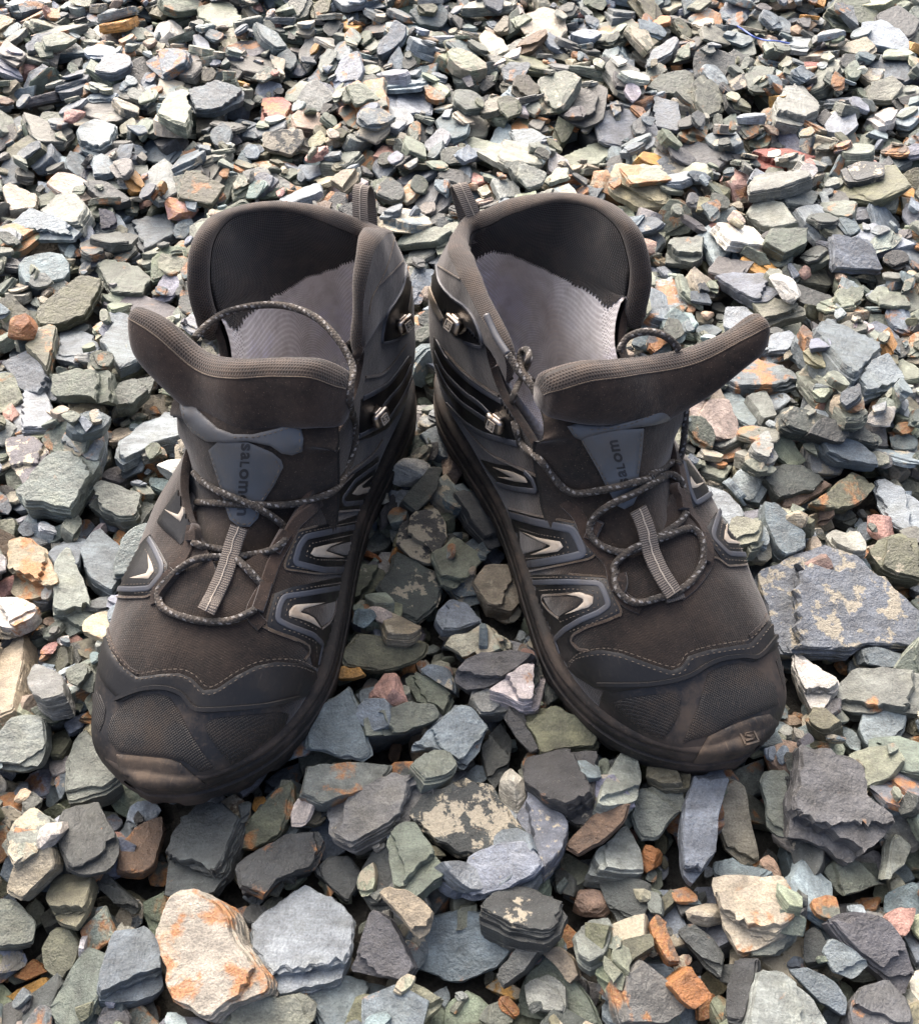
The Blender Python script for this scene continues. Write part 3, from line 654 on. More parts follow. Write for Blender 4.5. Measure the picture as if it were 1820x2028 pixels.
 ('T','s','greenpale',.12,.1,.3,22,'pale yellow-green pyramid stone behind the left boot',[(625,440),(690,330),(725,325),(755,420),(740,490),(680,470)]),
 ('T','s','blue',0,.1,.3,14,'wide blue-grey slab right of the yellow-green pyramid stone',[(740,350),(850,310),(965,340),(960,380),(860,430),(770,435)]),
 ('T','s','bluepale',0,.1,.2,12,'shiny pale blue chip left of the yellow-green pyramid stone',[(300,500),(380,460),(460,490),(440,560),(370,590),(310,560)]),
 ('T','s','blue',0,.05,.25,10,'rounded blue chip in the rows behind the left collar',[(565,580),(620,530),(700,560),(720,600),(660,655),(580,630)]),
 ('T','s','palegrey',0,.1,.3,18,'pale grey cube-like block, upper left beside the blue lens stone',[(150,770),(190,735),(310,770),(340,810),(300,885),(220,870),(150,830)]),
 ('T','s','bluepale',0,.05,.2,11,'pale blue lens-shaped stone near the left edge behind the left boot',[(45,880),(120,820),(230,860),(300,900),(270,935),(130,925)]),
 ('T','s','cream',.3,.1,.3,16,'cream and yellow stone at the left edge above the blue lens stone',[(5,740),(50,710),(150,760),(140,820),(40,830)]),
 ('T','s','greenpale',0,.1,.2,12,'light green four-sided chip near the left edge in the back rows',[(115,520),(170,440),(240,440),(250,520),(180,530)]),
 ('T','s','buff',.2,.05,.1,9,'tan pebble left of the heel loop of the left boot',[(1305,710),(1350,670),(1415,665),(1410,700),(1360,745)]),
 ('T','s','blue',0,.05,.25,9,'dark blue triangular plate beside the left boot collar',[(485,880),(600,850),(650,845),(715,910),(560,990)]),
 ('T','s','green',.25,.1,.3,14,'green-grey stone with a tan spot left of the left boot collar',[(380,1040),(430,1010),(540,1040),(600,1100),(560,1160),(440,1150)]),
 ('U','s','red',.4,.05,.6,10,'long brick red splinter at right in the back rows',[(1150,600),(1200,585),(1310,585),(1410,620),(1350,650),(1190,640)]),
 ('U','s','red',.1,.05,.4,9,'maroon flake near the top right',[(1265,265),(1300,243),(1440,245),(1430,270),(1330,290)]),
 ('U','s','blue',0,.05,.2,12,'square blue-grey plate behind the right boot, upper middle',[(730,430),(770,380),(870,400),(880,470),(870,515),(790,505),(745,490)]),
 ('U','s','greenpale',0,.05,.3,13,'pale green oval stone just behind the right boot collar',[(385,630),(450,580),(590,550),(630,580),(560,640),(460,660)]),
 ('U','s','green',.15,.05,.3,12,'grey-green lens with tiny rust dots in the back rows right of centre',[(745,340),(800,290),(900,270),(960,310),(880,370),(800,365)]),
 ('U','s','palegrey',.1,.1,.3,16,'large round pale grey stone in the back rows at right',[(1255,390),(1290,340),(1370,320),(1430,370),(1430,430),(1360,470),(1270,450)]),
 ('U','s','grey',.3,.05,.6,18,'grey cube with a rust-brown side right of the right boot collar',[(820,960),(850,915),(970,925),(960,1000),(930,1020),(820,1000)]),
 ('U','s','palegrey',0,.3,.6,16,'lichen-grey block above the dark blue slab, right of the right collar',[(1130,830),(1180,770),(1280,800),(1340,870),(1250,900),(1190,890)]),
 ('U','s','cream',.25,.1,.3,18,'cream and yellow stone near the top edge right of centre',[(75,140),(100,110),(170,150),(195,190),(140,220),(90,190)]),
 ('U','s','purple',.15,.05,.3,14,'violet-grey block left of the long brick red splinter',[(870,590),(900,545),(1050,580),(1060,630),(980,690),(900,670)]),
 ('U','s','white',.3,.05,.2,10,'small white and orange chip near the right edge in the back rows',[(1615,455),(1740,430),(1720,470),(1660,485)]),
 ('U','s','rust',.4,.2,.4,14,'mottled rust and grey stone in the back rows above the square blue plate',[(640,290),(690,260),(760,290),(750,340),(680,360)]),
 ('U','s','bluepale',0,.05,.3,10,'silvery blue lens-shaped chip behind the right heel loop',[(190,510),(290,505),(380,560),(330,580),(230,570)]),
 ('U','s','greenpale',0,.05,.3,12,'pale green oblong chip left of the silvery blue lens chip',[(0,560),(50,535),(200,580),(225,600),(160,640),(20,590)]),
 ('U','s','grey',.05,.05,1.0,14,'ribbed grey bar below the long brick red splinter',[(1145,730),(1170,690),(1380,650),(1400,690),(1270,740),(1150,760)]),
 ('U','s','palegrey',0,.05,.2,14,'pale grey chip below the ribbed grey bar',[(1275,770),(1330,730),(1430,760),(1400,810),(1320,820)]),
 ('U','c','white',.15,.1,.1,14,'pinkish white lump right beside the right boot collar',[(690,840),(730,810),(795,840),(760,885),(710,870)]),
 ('U','s','green',0,.1,.3,14,'green-grey block right of the grey cube with rust-brown side',[(1210,950),(1240,890),(1380,885),(1380,960),(1290,1000)]),
]

nA = scatter(2200, 0, .022, .040, .05) + scatter(2600, 0, .010, .022, .05) + scatter(1500, 0, .012, .028, .10, (-.34, .34, .02, .56))
HAND_OBJ = []
def place_hand(h, idx):
    zone, kind, tn, rust, crust, lam, t, label, ol = h
    r = np.random.default_rng(1000 + idx)
    pts = px(zone, ol)
    t = t / 1000.0
    ztop = .004
    gx = gy = 0.0
    for it in range(4):
        P = np.array([on_z(u, v, ztop) for u, v in pts])
        c = poly_cells(P[:, :2])
        if c is None: return
        J, I, X, Y = c
        hh = HF[J, I]
        zb = np.percentile(hh, 70)
        ztop = min(zb + t, .010 + .35 * t)
    cx_, cy_ = P[:, 0].mean(), P[:, 1].mean()
    G = np.c_[X - cx_, Y - cy_, np.ones(len(X))]
    sol, *_ = np.linalg.lstsq(G, hh, rcond=None)
    gx, gy = np.clip(sol[:2] * .6, -.22, .22) + r.normal(0, .07, 2)
    # corners on the tilted upper plane, seen where the photograph shows them
    C = np.array([cx_, cy_, ztop]); nrm = unit(np.array([-gx, -gy, 1.0]))
    W = []
    for u, v in pts:
        d = ray(u, v); W.append(CAM + d * (((C - CAM) @ nrm) / (d @ nrm)))
    W = np.array(W)
    e1 = unit(np.cross(np.array([0, 1.0, 0]), nrm)); e2 = np.cross(nrm, e1)
    L2 = np.c_[(W - C) @ e1, (W - C) @ e2] * 1000
    size = np.ptp(L2, axis=0).mean()
    if kind == 's':
        a = L2 - L2.mean(0)
        L2 = L2.mean(0) + a * 1.045
        if np.sum(L2[:, 0] * np.roll(L2[:, 1], -1) - np.roll(L2[:, 0], -1) * L2[:, 1]) < 0: L2 = L2[::-1]
        V, F = slate(r, L2, t * 1000, n=int(np.clip(size * 1.0, 26, 56)), layers=int(np.clip(t * 1000 / 2.4, 4, 9)), rough=.75 if lam < .9 else 1.1, cuts=1)
        off = t * 1000 / 2
    else:
        V, F = chunk(r, np.ptp(L2[:, 0]), np.ptp(L2[:, 1]), t * 1000, fine=True, cuts=15)
        V[:, :2] += (L2.max(0) + L2.min(0)) / 2
        off = t * 1000 * .4
    Wd = C + (V[:, :1] * e1 + V[:, 1:2] * e2 + (V[:, 2:3] - off) * nrm) / 1000
    tint = np.array(PAL[tn]) * (1 + r.normal(0, .025, 3))
    at = stone_attrs(V, r, tint, rust, crust, lam * .9)
    HF[J, I] = np.maximum(hh, ztop + gx * (X - cx_) + gy * (Y - cy_))
    MASK_HAND[J, I] = True
    HAND_OBJ.append((label, kind, dict(V=Wd, F=F, at=at)))
print('HF after base', np.percentile(HF[60:600, 150:630], [5, 25, 50, 75, 95]).round(4))
for i_, h_ in enumerate(HAND): place_hand(h_, i_)

YMAX = 9
# upper layer: aim at the lowest spots first so that the bed fills evenly
def fill(n, tier, lo, hi, edge_p):
    k = 0
    for _ in range(n):
        best = None
        for _t in range(4):
            x = rng.uniform(GX0 + .03, GX1 - .03); y = rng.uniform(GY0 + .03, GY1 - .03)
            if abs(x) > .29 + .40 * max(y, 0) or y > 1.30 or y > YMAX: continue
            j, i = int((y - GY0) / CELL), int((x - GX0) / CELL)
            if MASK_HAND[j, i] or MASK_BOOT[j, i]: continue
            h = HF[max(j - 4, 0):j + 5, max(i - 4, 0):i + 5].mean()
            if best is None or h < best[0]: best = (h, x, y)
        if best is None: continue
        _, x, y = best
        L = float(np.clip(rng.lognormal(math.log((lo + hi) / 2), .36), lo * .6, hi * 1.5)) * (1 + .12 * max(0, y - .35) * (lo > .02))
        Wd = L * rng.uniform(.45, .92)
        T = float(np.clip(L * rng.uniform(.10, .25), .0028, .010))
        kd = 'chunk' if rng.random() < .05 else 'slate'
        if kd == 'chunk': L *= .62; T = L * rng.uniform(.4, .55); Wd = L * .8
        k += drop(x, y, rng, L, Wd, T, kd, rng.random() < edge_p, tier)
    return k
nB = fill(3200, 1, .024, .044, .04)
nC = fill(2600, 1, .014, .028, .10)
YMAX = .6
nD = fill(1500, 1, .008, .016, .15)

print('stones', nA, nB, nC, 'height pct', np.percentile(HF[60:600, 150:630], [5, 25, 50, 75, 95]).round(4))

ground = link('gravel_bed', mesh_from('gravel_bed', [(-6, -6, -.034), (6, -6, -.034), (6, 8, -.034), (-6, 8, -.034)], [(0, 1, 2, 3)], M_GRIT, smooth=False))
tag(ground, 'bed of loose grey green slate chippings under and around the boots', kind='structure')
def stone_obj(name, s, parent=None):
    V = s['V']; c = V.mean(0); c[2] = V[:, 2].min()
    me = mesh_from('stone', V - c, s['F'], M_STONE, smooth=False, attrs=s['at'])
    o = link(name, me, parent)
    o.location = c
    return o
for label, kind, sdat in (HAND_OBJ if len(HAND) else []):
    o = stone_obj('slate_chip' if kind == 's' else 'quartz_stone', sdat)
    tag(o, label, 'stone', 'distinct stones lying in the chippings')
order = np.argsort([-s['area'] for s in STONES])
N_SINGLE = 300 - len(HAND)
singles = set(order[:N_SINGLE].tolist())
for i in sorted(singles):
    if STONES[i]['area'] > 0: stone_obj('stone', STONES[i], ground)
rest = [s for i, s in enumerate(STONES) if i not in singles]
off = 0; VV = []; FF = []; AT = {'loc': [], 'tint': [], 'fx': []}
for s in rest:
    VV.append(s['V']); FF += [tuple(v + off for v in f) for f in s['F']]; off += len(s['V'])
    for k in AT: AT[k].append(s['at'][k])
g = link('chippings', mesh_from('chippings', np.vstack(VV), FF, M_STONE, smooth=False, attrs={k: np.vstack(v) for k, v in AT.items()}), ground)
g['kind'] = 'stuff'

# a scrap of blue thread lying on the stones
def thread_on_stones():
    P = []
    for u, v in catmull(px('U', [(1098, 108), (1130, 128), (1165, 152), (1210, 165), (1255, 168), (1305, 178)]), 40):
        z = 0.0
        for _ in range(4):
            q = on_z(u, v, z)
            j, i = int((q[1] - GY0) / CELL), int((q[0] - GX0) / CELL)
            z = HF[j - 3:j + 4, i - 3:i + 4].max() + .001
        P.append(on_z(u, v, z))
    P = np.array(P)
    for _ in range(4): P[1:-1] = .25 * P[:-2] + .5 * P[1:-1] + .25 * P[2:]
    P[:, 2] += .002
    T = unit(np.gradient(P, axis=0)); S = unit(np.cross(T, [0, 0, 1.0])); U = np.cross(S, T)
    a = np.linspace(0, 2 * np.pi, 7)[:-1]
    W = P[:, None] + (S[:, None] * np.cos(a)[None, :, None] + U[:, None] * np.sin(a)[None, :, None]) * .0008
    k = NM('blue_plastic_thread')
    c0 = P.mean(0)
    o = link('thread', mesh_from('thread', W.reshape(-1, 3) - c0, grid_faces(len(P), 6, close_c=True), k.out((.10, .16, .50), .5)))
    o.location = c0
    tag(o, 'thin blue plastic thread lying on the stones near the top right', 'thread')
thread_on_stones()

# ================================================================== BOOT MATERIALS
def nubuck(name, base, dust, amount=.55, weave=0.0, rough=.9):
    k = NM(name); o = k.obj()
    n1 = k.noise(o, 22, 7, .68); n2 = k.noise(o, 260, 4, .6); n3 = k.noise(o, 1500, 2, .5)
    c = k.mix(k.math('MULTIPLY', k.rng(n1, .44, .66), amount), base, dust)
    c = k.mix(k.math('MULTIPLY', k.rng(n2, .45, .75), amount * .7), c, dust)
    c = k.mix(k.rng(n3, .66, .76), c, tuple(min(1, x * 2.6 + .02) for x in dust))
    h = k.math('ADD', k.math('MULTIPLY', n2, .9), k.math('MULTIPLY', n3, .5))
    if weave:
        u = k.attr('suv')
        wv = k.n('ShaderNodeTexVoronoi'); k.l(k.vmap(u, (weave, weave, 1)), wv.inputs['Vector']); wv.inputs['Scale'].default_value = 1.0; wv.inputs['Randomness'].default_value = .15
        h = k.math('ADD', h, k.math('MULTIPLY', wv.outputs['Distance'], .55))
        c = k.mix(k.rng(wv.outputs['Distance'], .25, .6, 0, .22), c, tuple(x * 1.5 for x in dust))
    return k.out(c, rough, k.bump(h, .7, .0006), .25, sheen=.25)
def rubber(name, base, dust, amount=.5, grid=0, rough=.5, fine=.35):
    k = NM(name); o = k.obj()
    n1 = k.noise(o, 26, 7, .66); n2 = k.noise(o, 380, 4, .65); sc_ = k.noise(k.vmap(o, (90, 900, 200)), 1, 4, .6)
    m = k.math('MULTIPLY', k.rng(n1, .49, .64), amount)
    c = k.mix(m, base, dust)
    c = k.mix(k.math('MULTIPLY', k.rng(n2, .55, .75), amount * .8), c, dust)
    c = k.mix(k.math('MULTIPLY', k.rng(sc_, .62, .75), .35), c, tuple(x * 1.6 for x in dust))
    h = k.math('ADD', k.math('MULTIPLY', n2, fine), k.math('MULTIPLY', sc_, .25))
    nm = None
    if grid:
        u = k.attr('suv'); s = k.n('ShaderNodeSeparateXYZ'); k.l(k.vmap(u, rot=(0, 0, .75)), s.inputs[0])
        gx = k.math('ABSOLUTE', k.math('SINE', k.math('MULTIPLY', s.outputs[0], grid)))
        gy = k.math('ABSOLUTE', k.math('SINE', k.math('MULTIPLY', s.outputs[1], grid)))
        gh = k.math('MINIMUM', gx, gy)
        gh = k.math('POWER', gh, .6)
        h = k.math('ADD', k.math('MULTIPLY', h, .5), gh)
        c = k.mix(k.math('MULTIPLY', k.rng(gh, .75, .35), .35), c, tuple(x * .55 for x in base))
    ro = k.rng(m, 0, .6, rough, .9)
    return k.out(c, ro, k.bump(h, .75, .0005), .45)
def mesh_fabric(name, dark, light, cell, dust=None, dust_amt=.0, rough=.85, patches=None):
    """open knit: small honeycomb cells; suv is in mm"""
    k = NM(name); u = k.attr('suv'); o = k.obj()
    s = k.n('ShaderNodeSeparateXYZ'); k.l(u, s.inputs[0])
    row = k.math('MULTIPLY', s.outputs[1], 1 / (cell * .82))
    par = k.math('MULTIPLY', k.math('MODULO', k.math('FLOOR', row), 2.0), .5)
    colx = k.math('ADD', k.math('MULTIPLY', s.outputs[0], 1 / cell), par)
    fx = k.math('SUBTRACT', k.math('FRACT', colx), .5); fy = k.math('SUBTRACT', k.math('FRACT', row), .5)
    d = k.math('SQRT', k.math('ADD', k.math('MULTIPLY', fx, fx), k.math('MULTIPLY', fy, fy)))
    hole = k.rng(d, .20, .42, 0, 1, True)
    n = k.noise(o, 40, 5, .6)
    lt = k.mix(k.rng(n, .3, .7), light, tuple(x * .8 for x in light))
    if patches:
        for col, scl, lo, hi, off in patches:
            pn = k.noise(k.vmap(o, loc=(off, off, 0)), scl, 4, .6)
            lt = k.mix(k.rng(pn, lo, hi, 0, .75), lt, col)
    c = k.mix(hole, dark, lt)
    if dust: c = k.mix(k.math('MULTIPLY', k.rng(k.noise(o, 70, 6, .65), .45, .72), dust_amt), c, dust)
    return k.out(c, rough, k.bump(k.math('ADD', hole, k.math('MULTIPLY', n, .3)), .8, .0006), .25, sheen=.2)
DUST = (.115, .082, .058)
M_UPPER = nubuck('dark_textile', (0.0077, 0.0065, 0.0061), (0.0440, 0.0300, 0.0225), .62, weave=.75)
M_SUEDE = nubuck('brown_black_suede', (0.0102, 0.0077, 0.0071), (0.0660, 0.0425, 0.0310), .68)
M_COLLAR = nubuck('collar_suede', (0.0161, 0.0127, 0.0127), (0.0589, 0.0453, 0.0409), .6)
M_TEXT = nubuck('ripstop_textile', (0.0077, 0.0065, 0.0061), (0.0500, 0.0345, 0.0255), .62)
M_MUD = rubber('mudguard_synthetic', (0.0096, 0.0096, 0.0102), (0.0465, 0.0360, 0.0285), .3, rough=.52)
M_RUB = rubber('toe_rubber', (0.0130, 0.0127, 0.0133), (0.1054, 0.0780, 0.0590), .55, rough=.5)
M_RUBG = rubber('textured_rubber', (0.0149, 0.0143, 0.0146), (0.0682, 0.0508, 0.0384), .55, grid=3.0, rough=.55)
M_SOLE = rubber('sole_rubber', (0.0099, 0.0090, 0.0087), (0.1107, 0.0801, 0.0590), .6, rough=.65, fine=.6)
M_BUMP = rubber('bumper_rubber', (0.0186, 0.0167, 0.0155), (0.1581, 0.1139, 0.0790), .5, rough=.65, fine=.6)
M_BAND = rubber('midsole_band', (0.0136, 0.0118, 0.0109), (0.1054, 0.0790, 0.0612), .6, rough=.7, fine=.5)
M_TPU = rubber('black_film', (0.0062, 0.0065, 0.0074), (0.0372, 0.0298, 0.0248), .22, rough=.42)
M_STRIPE = rubber('slate_grey_film', (0.0624, 0.0688, 0.0840), (0.0720, 0.0600, 0.0480), .35, rough=.38, fine=.15)
M_CHEV = rubber('cream_reflective_film', (.40, .355, .295), (.22, .155, .10), .6, rough=.5, fine=.15)
M_LABEL = rubber('grey_leatherette', (0.0840, 0.0920, 0.1024), (0.1280, 0.1040, 0.0800), .35, rough=.36, fine=.2)
M_INK = rubber('label_ink', (.02, .02, .022), (.05, .045, .04), .2, rough=.4)
M_EDGE = nubuck('worn_cut_edge', (0.0434, 0.0310, 0.0236), (0.1178, 0.0899, 0.0620), .8)
M_THREAD = nubuck('dusty_thread', (.075, .06, .048), (.22, .18, .135), .7)
M_THREADP = nubuck('pale_thread', (.36, .32, .27), (.2, .16, .12), .5)
M_MESHB = mesh_fabric('black_spacer_mesh', (0.0062, 0.0056, 0.0053), (0.0211, 0.0186, 0.0177), 2.0, DUST, .25)
M_MESHR = mesh_fabric('dusty_rim_mesh', (0.0124, 0.0099, 0.0087), (0.0527, 0.0409, 0.0347), 1.55, DUST, .5)
M_LINE = mesh_fabric('silver_lining_mesh', (.52, .48, .475), (.84, .81, .80), 2.2, (.20, .15, .12), .35,
                     patches=[((.72, .72, .88), 18, .48, .64, 3.1), ((.52, .44, .38), 14, .5, .72, 8.0)])
M_DARK = nubuck('boot_inside', (.008, .0075, .007), (.02, .017, .015), .4)
def webbing(name):
    k = NM(name); u = k.attr('suv'); o = k.obj(); s = k.n('ShaderNodeSeparateXYZ'); k.l(u, s.inputs[0])
    r = k.math('ABSOLUTE', k.math('SINE', k.math('MULTIPLY', s.outputs[0], 2.6)))
    q = k.math('ABSOLUTE', k.math('SINE', k.math('ADD', k.math('MULTIPLY', s.outputs[1], 3.0), k.math('MULTIPLY', k.math('FLOOR', k.math('MULTIPLY', s.outputs[0], .827)), 1.57))))
    h = k.math('ADD', k.math('MULTIPLY', r, .8), k.math('MULTIPLY', q, .4))
    n = k.noise(o, 60, 5, .6)
    c = k.mix(k.rng(n, .35, .7), (.13, .117, .107), (.19, .16, .135))
    c = k.mix(k.rng(h, .2, .8, .65, 0), c, (.03, .026, .024))
    return k.out(c, .75, k.bump(h, .9, .0005), .3)
M_WEB = webbing('grey_webbing')
def lace_mat():
    k = NM('braided_lace'); u = k.attr('suv'); o = k.obj(); s = k.n('ShaderNodeSeparateXYZ'); k.l(u, s.inputs[0])
    # suv x: mm along, y: turns around
    a = k.math('ADD', k.math('MULTIPLY', s.outputs[0], .45), k.math('MULTIPLY', s.outputs[1], 4.0))
    b = k.math('SUBTRACT', k.math('MULTIPLY', s.outputs[0], .45), k.math('MULTIPLY', s.outputs[1], 4.0))
    fa = k.math('ABSOLUTE', k.math('SUBTRACT', k.math('FRACT', a), .5)); fb = k.math('ABSOLUTE', k.math('SUBTRACT', k.math('FRACT', b), .5))
    strand = k.math('MAXIMUM', fa, fb)
    # two pale yarns winding slowly round the lace, surfacing in dashes
    yarn = k.math('FRACT', k.math('ADD', k.math('MULTIPLY', s.outputs[1], 3.0), k.math('MULTIPLY', s.outputs[0], .05)))
    dash = k.math('FRACT', k.math('ADD', k.math('MULTIPLY', s.outputs[0], .26), k.math('MULTIPLY', s.outputs[1], 1.0)))
    fleck = k.math('MULTIPLY', k.math('LESS_THAN', yarn, .34), k.math('LESS_THAN', dash, .5))
    fleck = k.math('MULTIPLY', fleck, k.rng(k.noise(o, 160, 3), .36, .52))
    n = k.noise(o, 120, 4, .6)
    c = k.mix(k.rng(n, .35, .7), (.036, .034, .032), (.085, .07, .058))
    c = k.mix(k.math('MULTIPLY', fleck, .7), c, (.30, .29, .285))
    c = k.mix(k.rng(strand, .40, .5, 0, .6), c, (.012, .011, .01))
    return k.out(c, .8, k.bump(k.math('SUBTRACT', 1.0, strand), .9, .0007), .3)
M_LACE = lace_mat()
def metal_mat():
    k = NM('tarnished_steel'); o = k.obj(); n = k.noise(o, 200, 5, .65); n2 = k.noise(o, 90, 3)
    c = k.mix(k.rng(n, .42, .66), (.50, .45, .40), (.14, .10, .075))
    return k.out(c, k.rng(n2, .3, .7, .24, .5), k.bump(n, .3, .0004), .5, metal=1.0)
M_METAL = metal_mat()
M_AGLET = rubber('worn_aglet', (.06, .062, .07), (.13, .1, .07), .5, rough=.3)

# ================================================================== BOOT BUILDER
# rings: xT zT xB zB yLat yMed yT fc pmax
RINGS = [
 (326, 32, 327, 24, -6, -26, -16, .5, 1.0), (323, 41, 324, 22, 5, -36, -15, .45, 1.0), (313, 50, 317, 22, 19, -47, -12, .42, 1.0),
 (300, 58, 304, 22, 31, -55, -9, .40, 1.0), (286, 68, 288, 22, 40, -60, -6, .40, 1.0), (271, 79, 270, 22, 46.5, -63, -3, .38, 1.0),
 (252, 90, 248, 22, 50, -67, 0, .38, 1.0), (231, 97, 221, 22, 49, -70, 0, .38, .985), (211, 104, 188, 22, 44, -71, 0, .38, .88),
 (198, 115, 155, 22, 39, -70, 0, .38, .80), (188, 130, 118, 22, 36, -64, 0, .38, .73), (181, 152, 80, 22, 36, -55, 0, .38, .68),
 (177, 174, 45, 22, 37, -47, 0, .38, .64), (177, 186, 15, 25, 37, -43, 0, .38, .62), (177, 192, -3, 42, 37, -43, 0, .38, .61),
 (178, 193, -9, 68, 36.5, -44, 0, .38, .60), (179, 193, -11, 95, 36, -45, 0, .38, .60)]
COLLAR = {
 'L': [(106, 35, 148), (100, 36, 168), (90, 36, 186), (72, 36, 195), (50, 34, 189), (24, 28, 171), (2, 14, 154), (-9, 0, 148), (-3, -12, 156), (12, -26, 170),
       (28, -45, 180), (48, -58, 187), (72, -64, 193), (92, -64, 191), (104, -63, 178), (107, -62, 160), (107, -60, 142)],
 'R': [(128, 36, 146), (126, 36, 160), (112, 36, 164), (86, 36, 166), (60, 35, 168), (30, 29, 163), (4, 14, 152), (-11, 0, 148), (-6, -12, 154), (6, -24, 166),
       (26, -42, 178), (45, -56, 184), (70, -62, 189), (92, -63, 188), (105, -63, 174), (109, -62, 158), (110, -60, 140)]}
def ring_points(rg, ps, toe=True):
    xT, zT, xB, zB, yl, ym, yT, fc, pm = rg
    a = np.asarray(ps) * np.pi
    c, s = -np.cos(a), np.sin(a)
    nl, nu = 4.2, 2.15
    wgt = np.clip((xT - 295) / 30, 0, 1)                       # toe tip is rounder
    nl = nl * (1 - wgt) + 2.2 * wgt
    low = c < 0
    v = np.where(low, fc - fc * np.abs(c) ** (2 / nl), fc + (1 - fc) * np.abs(c) ** (2 / nu))
    u = np.sign(s) * np.where(low, np.abs(s) ** (2 / nl), np.abs(s) ** (2 / nu))
    yc, hw = (yl + ym) / 2, (yl - ym) / 2
    sk = np.clip((v - fc) / (1 - fc), 0, 1) ** 1.5
    y = yc + hw * u + (yT - yc) * sk * (1 - np.abs(u) * .35)
    P = np.c_[xB + v * (xT - xB), y, zB + v * (zT - zB)]
    return P
def spline_rows(A, n):
    """A: rows x cols x 3 -> n rows, Catmull-Rom down the rows"""
    r, c, d = A.shape
    return catmull(A.reshape(r, c * d), n).reshape(n, c, d)
NC = 97
def interp_rows(rows, vals, x):
    vals = np.asarray(vals)
    return [np.interp(x, np.arange(len(vals)), vals)]

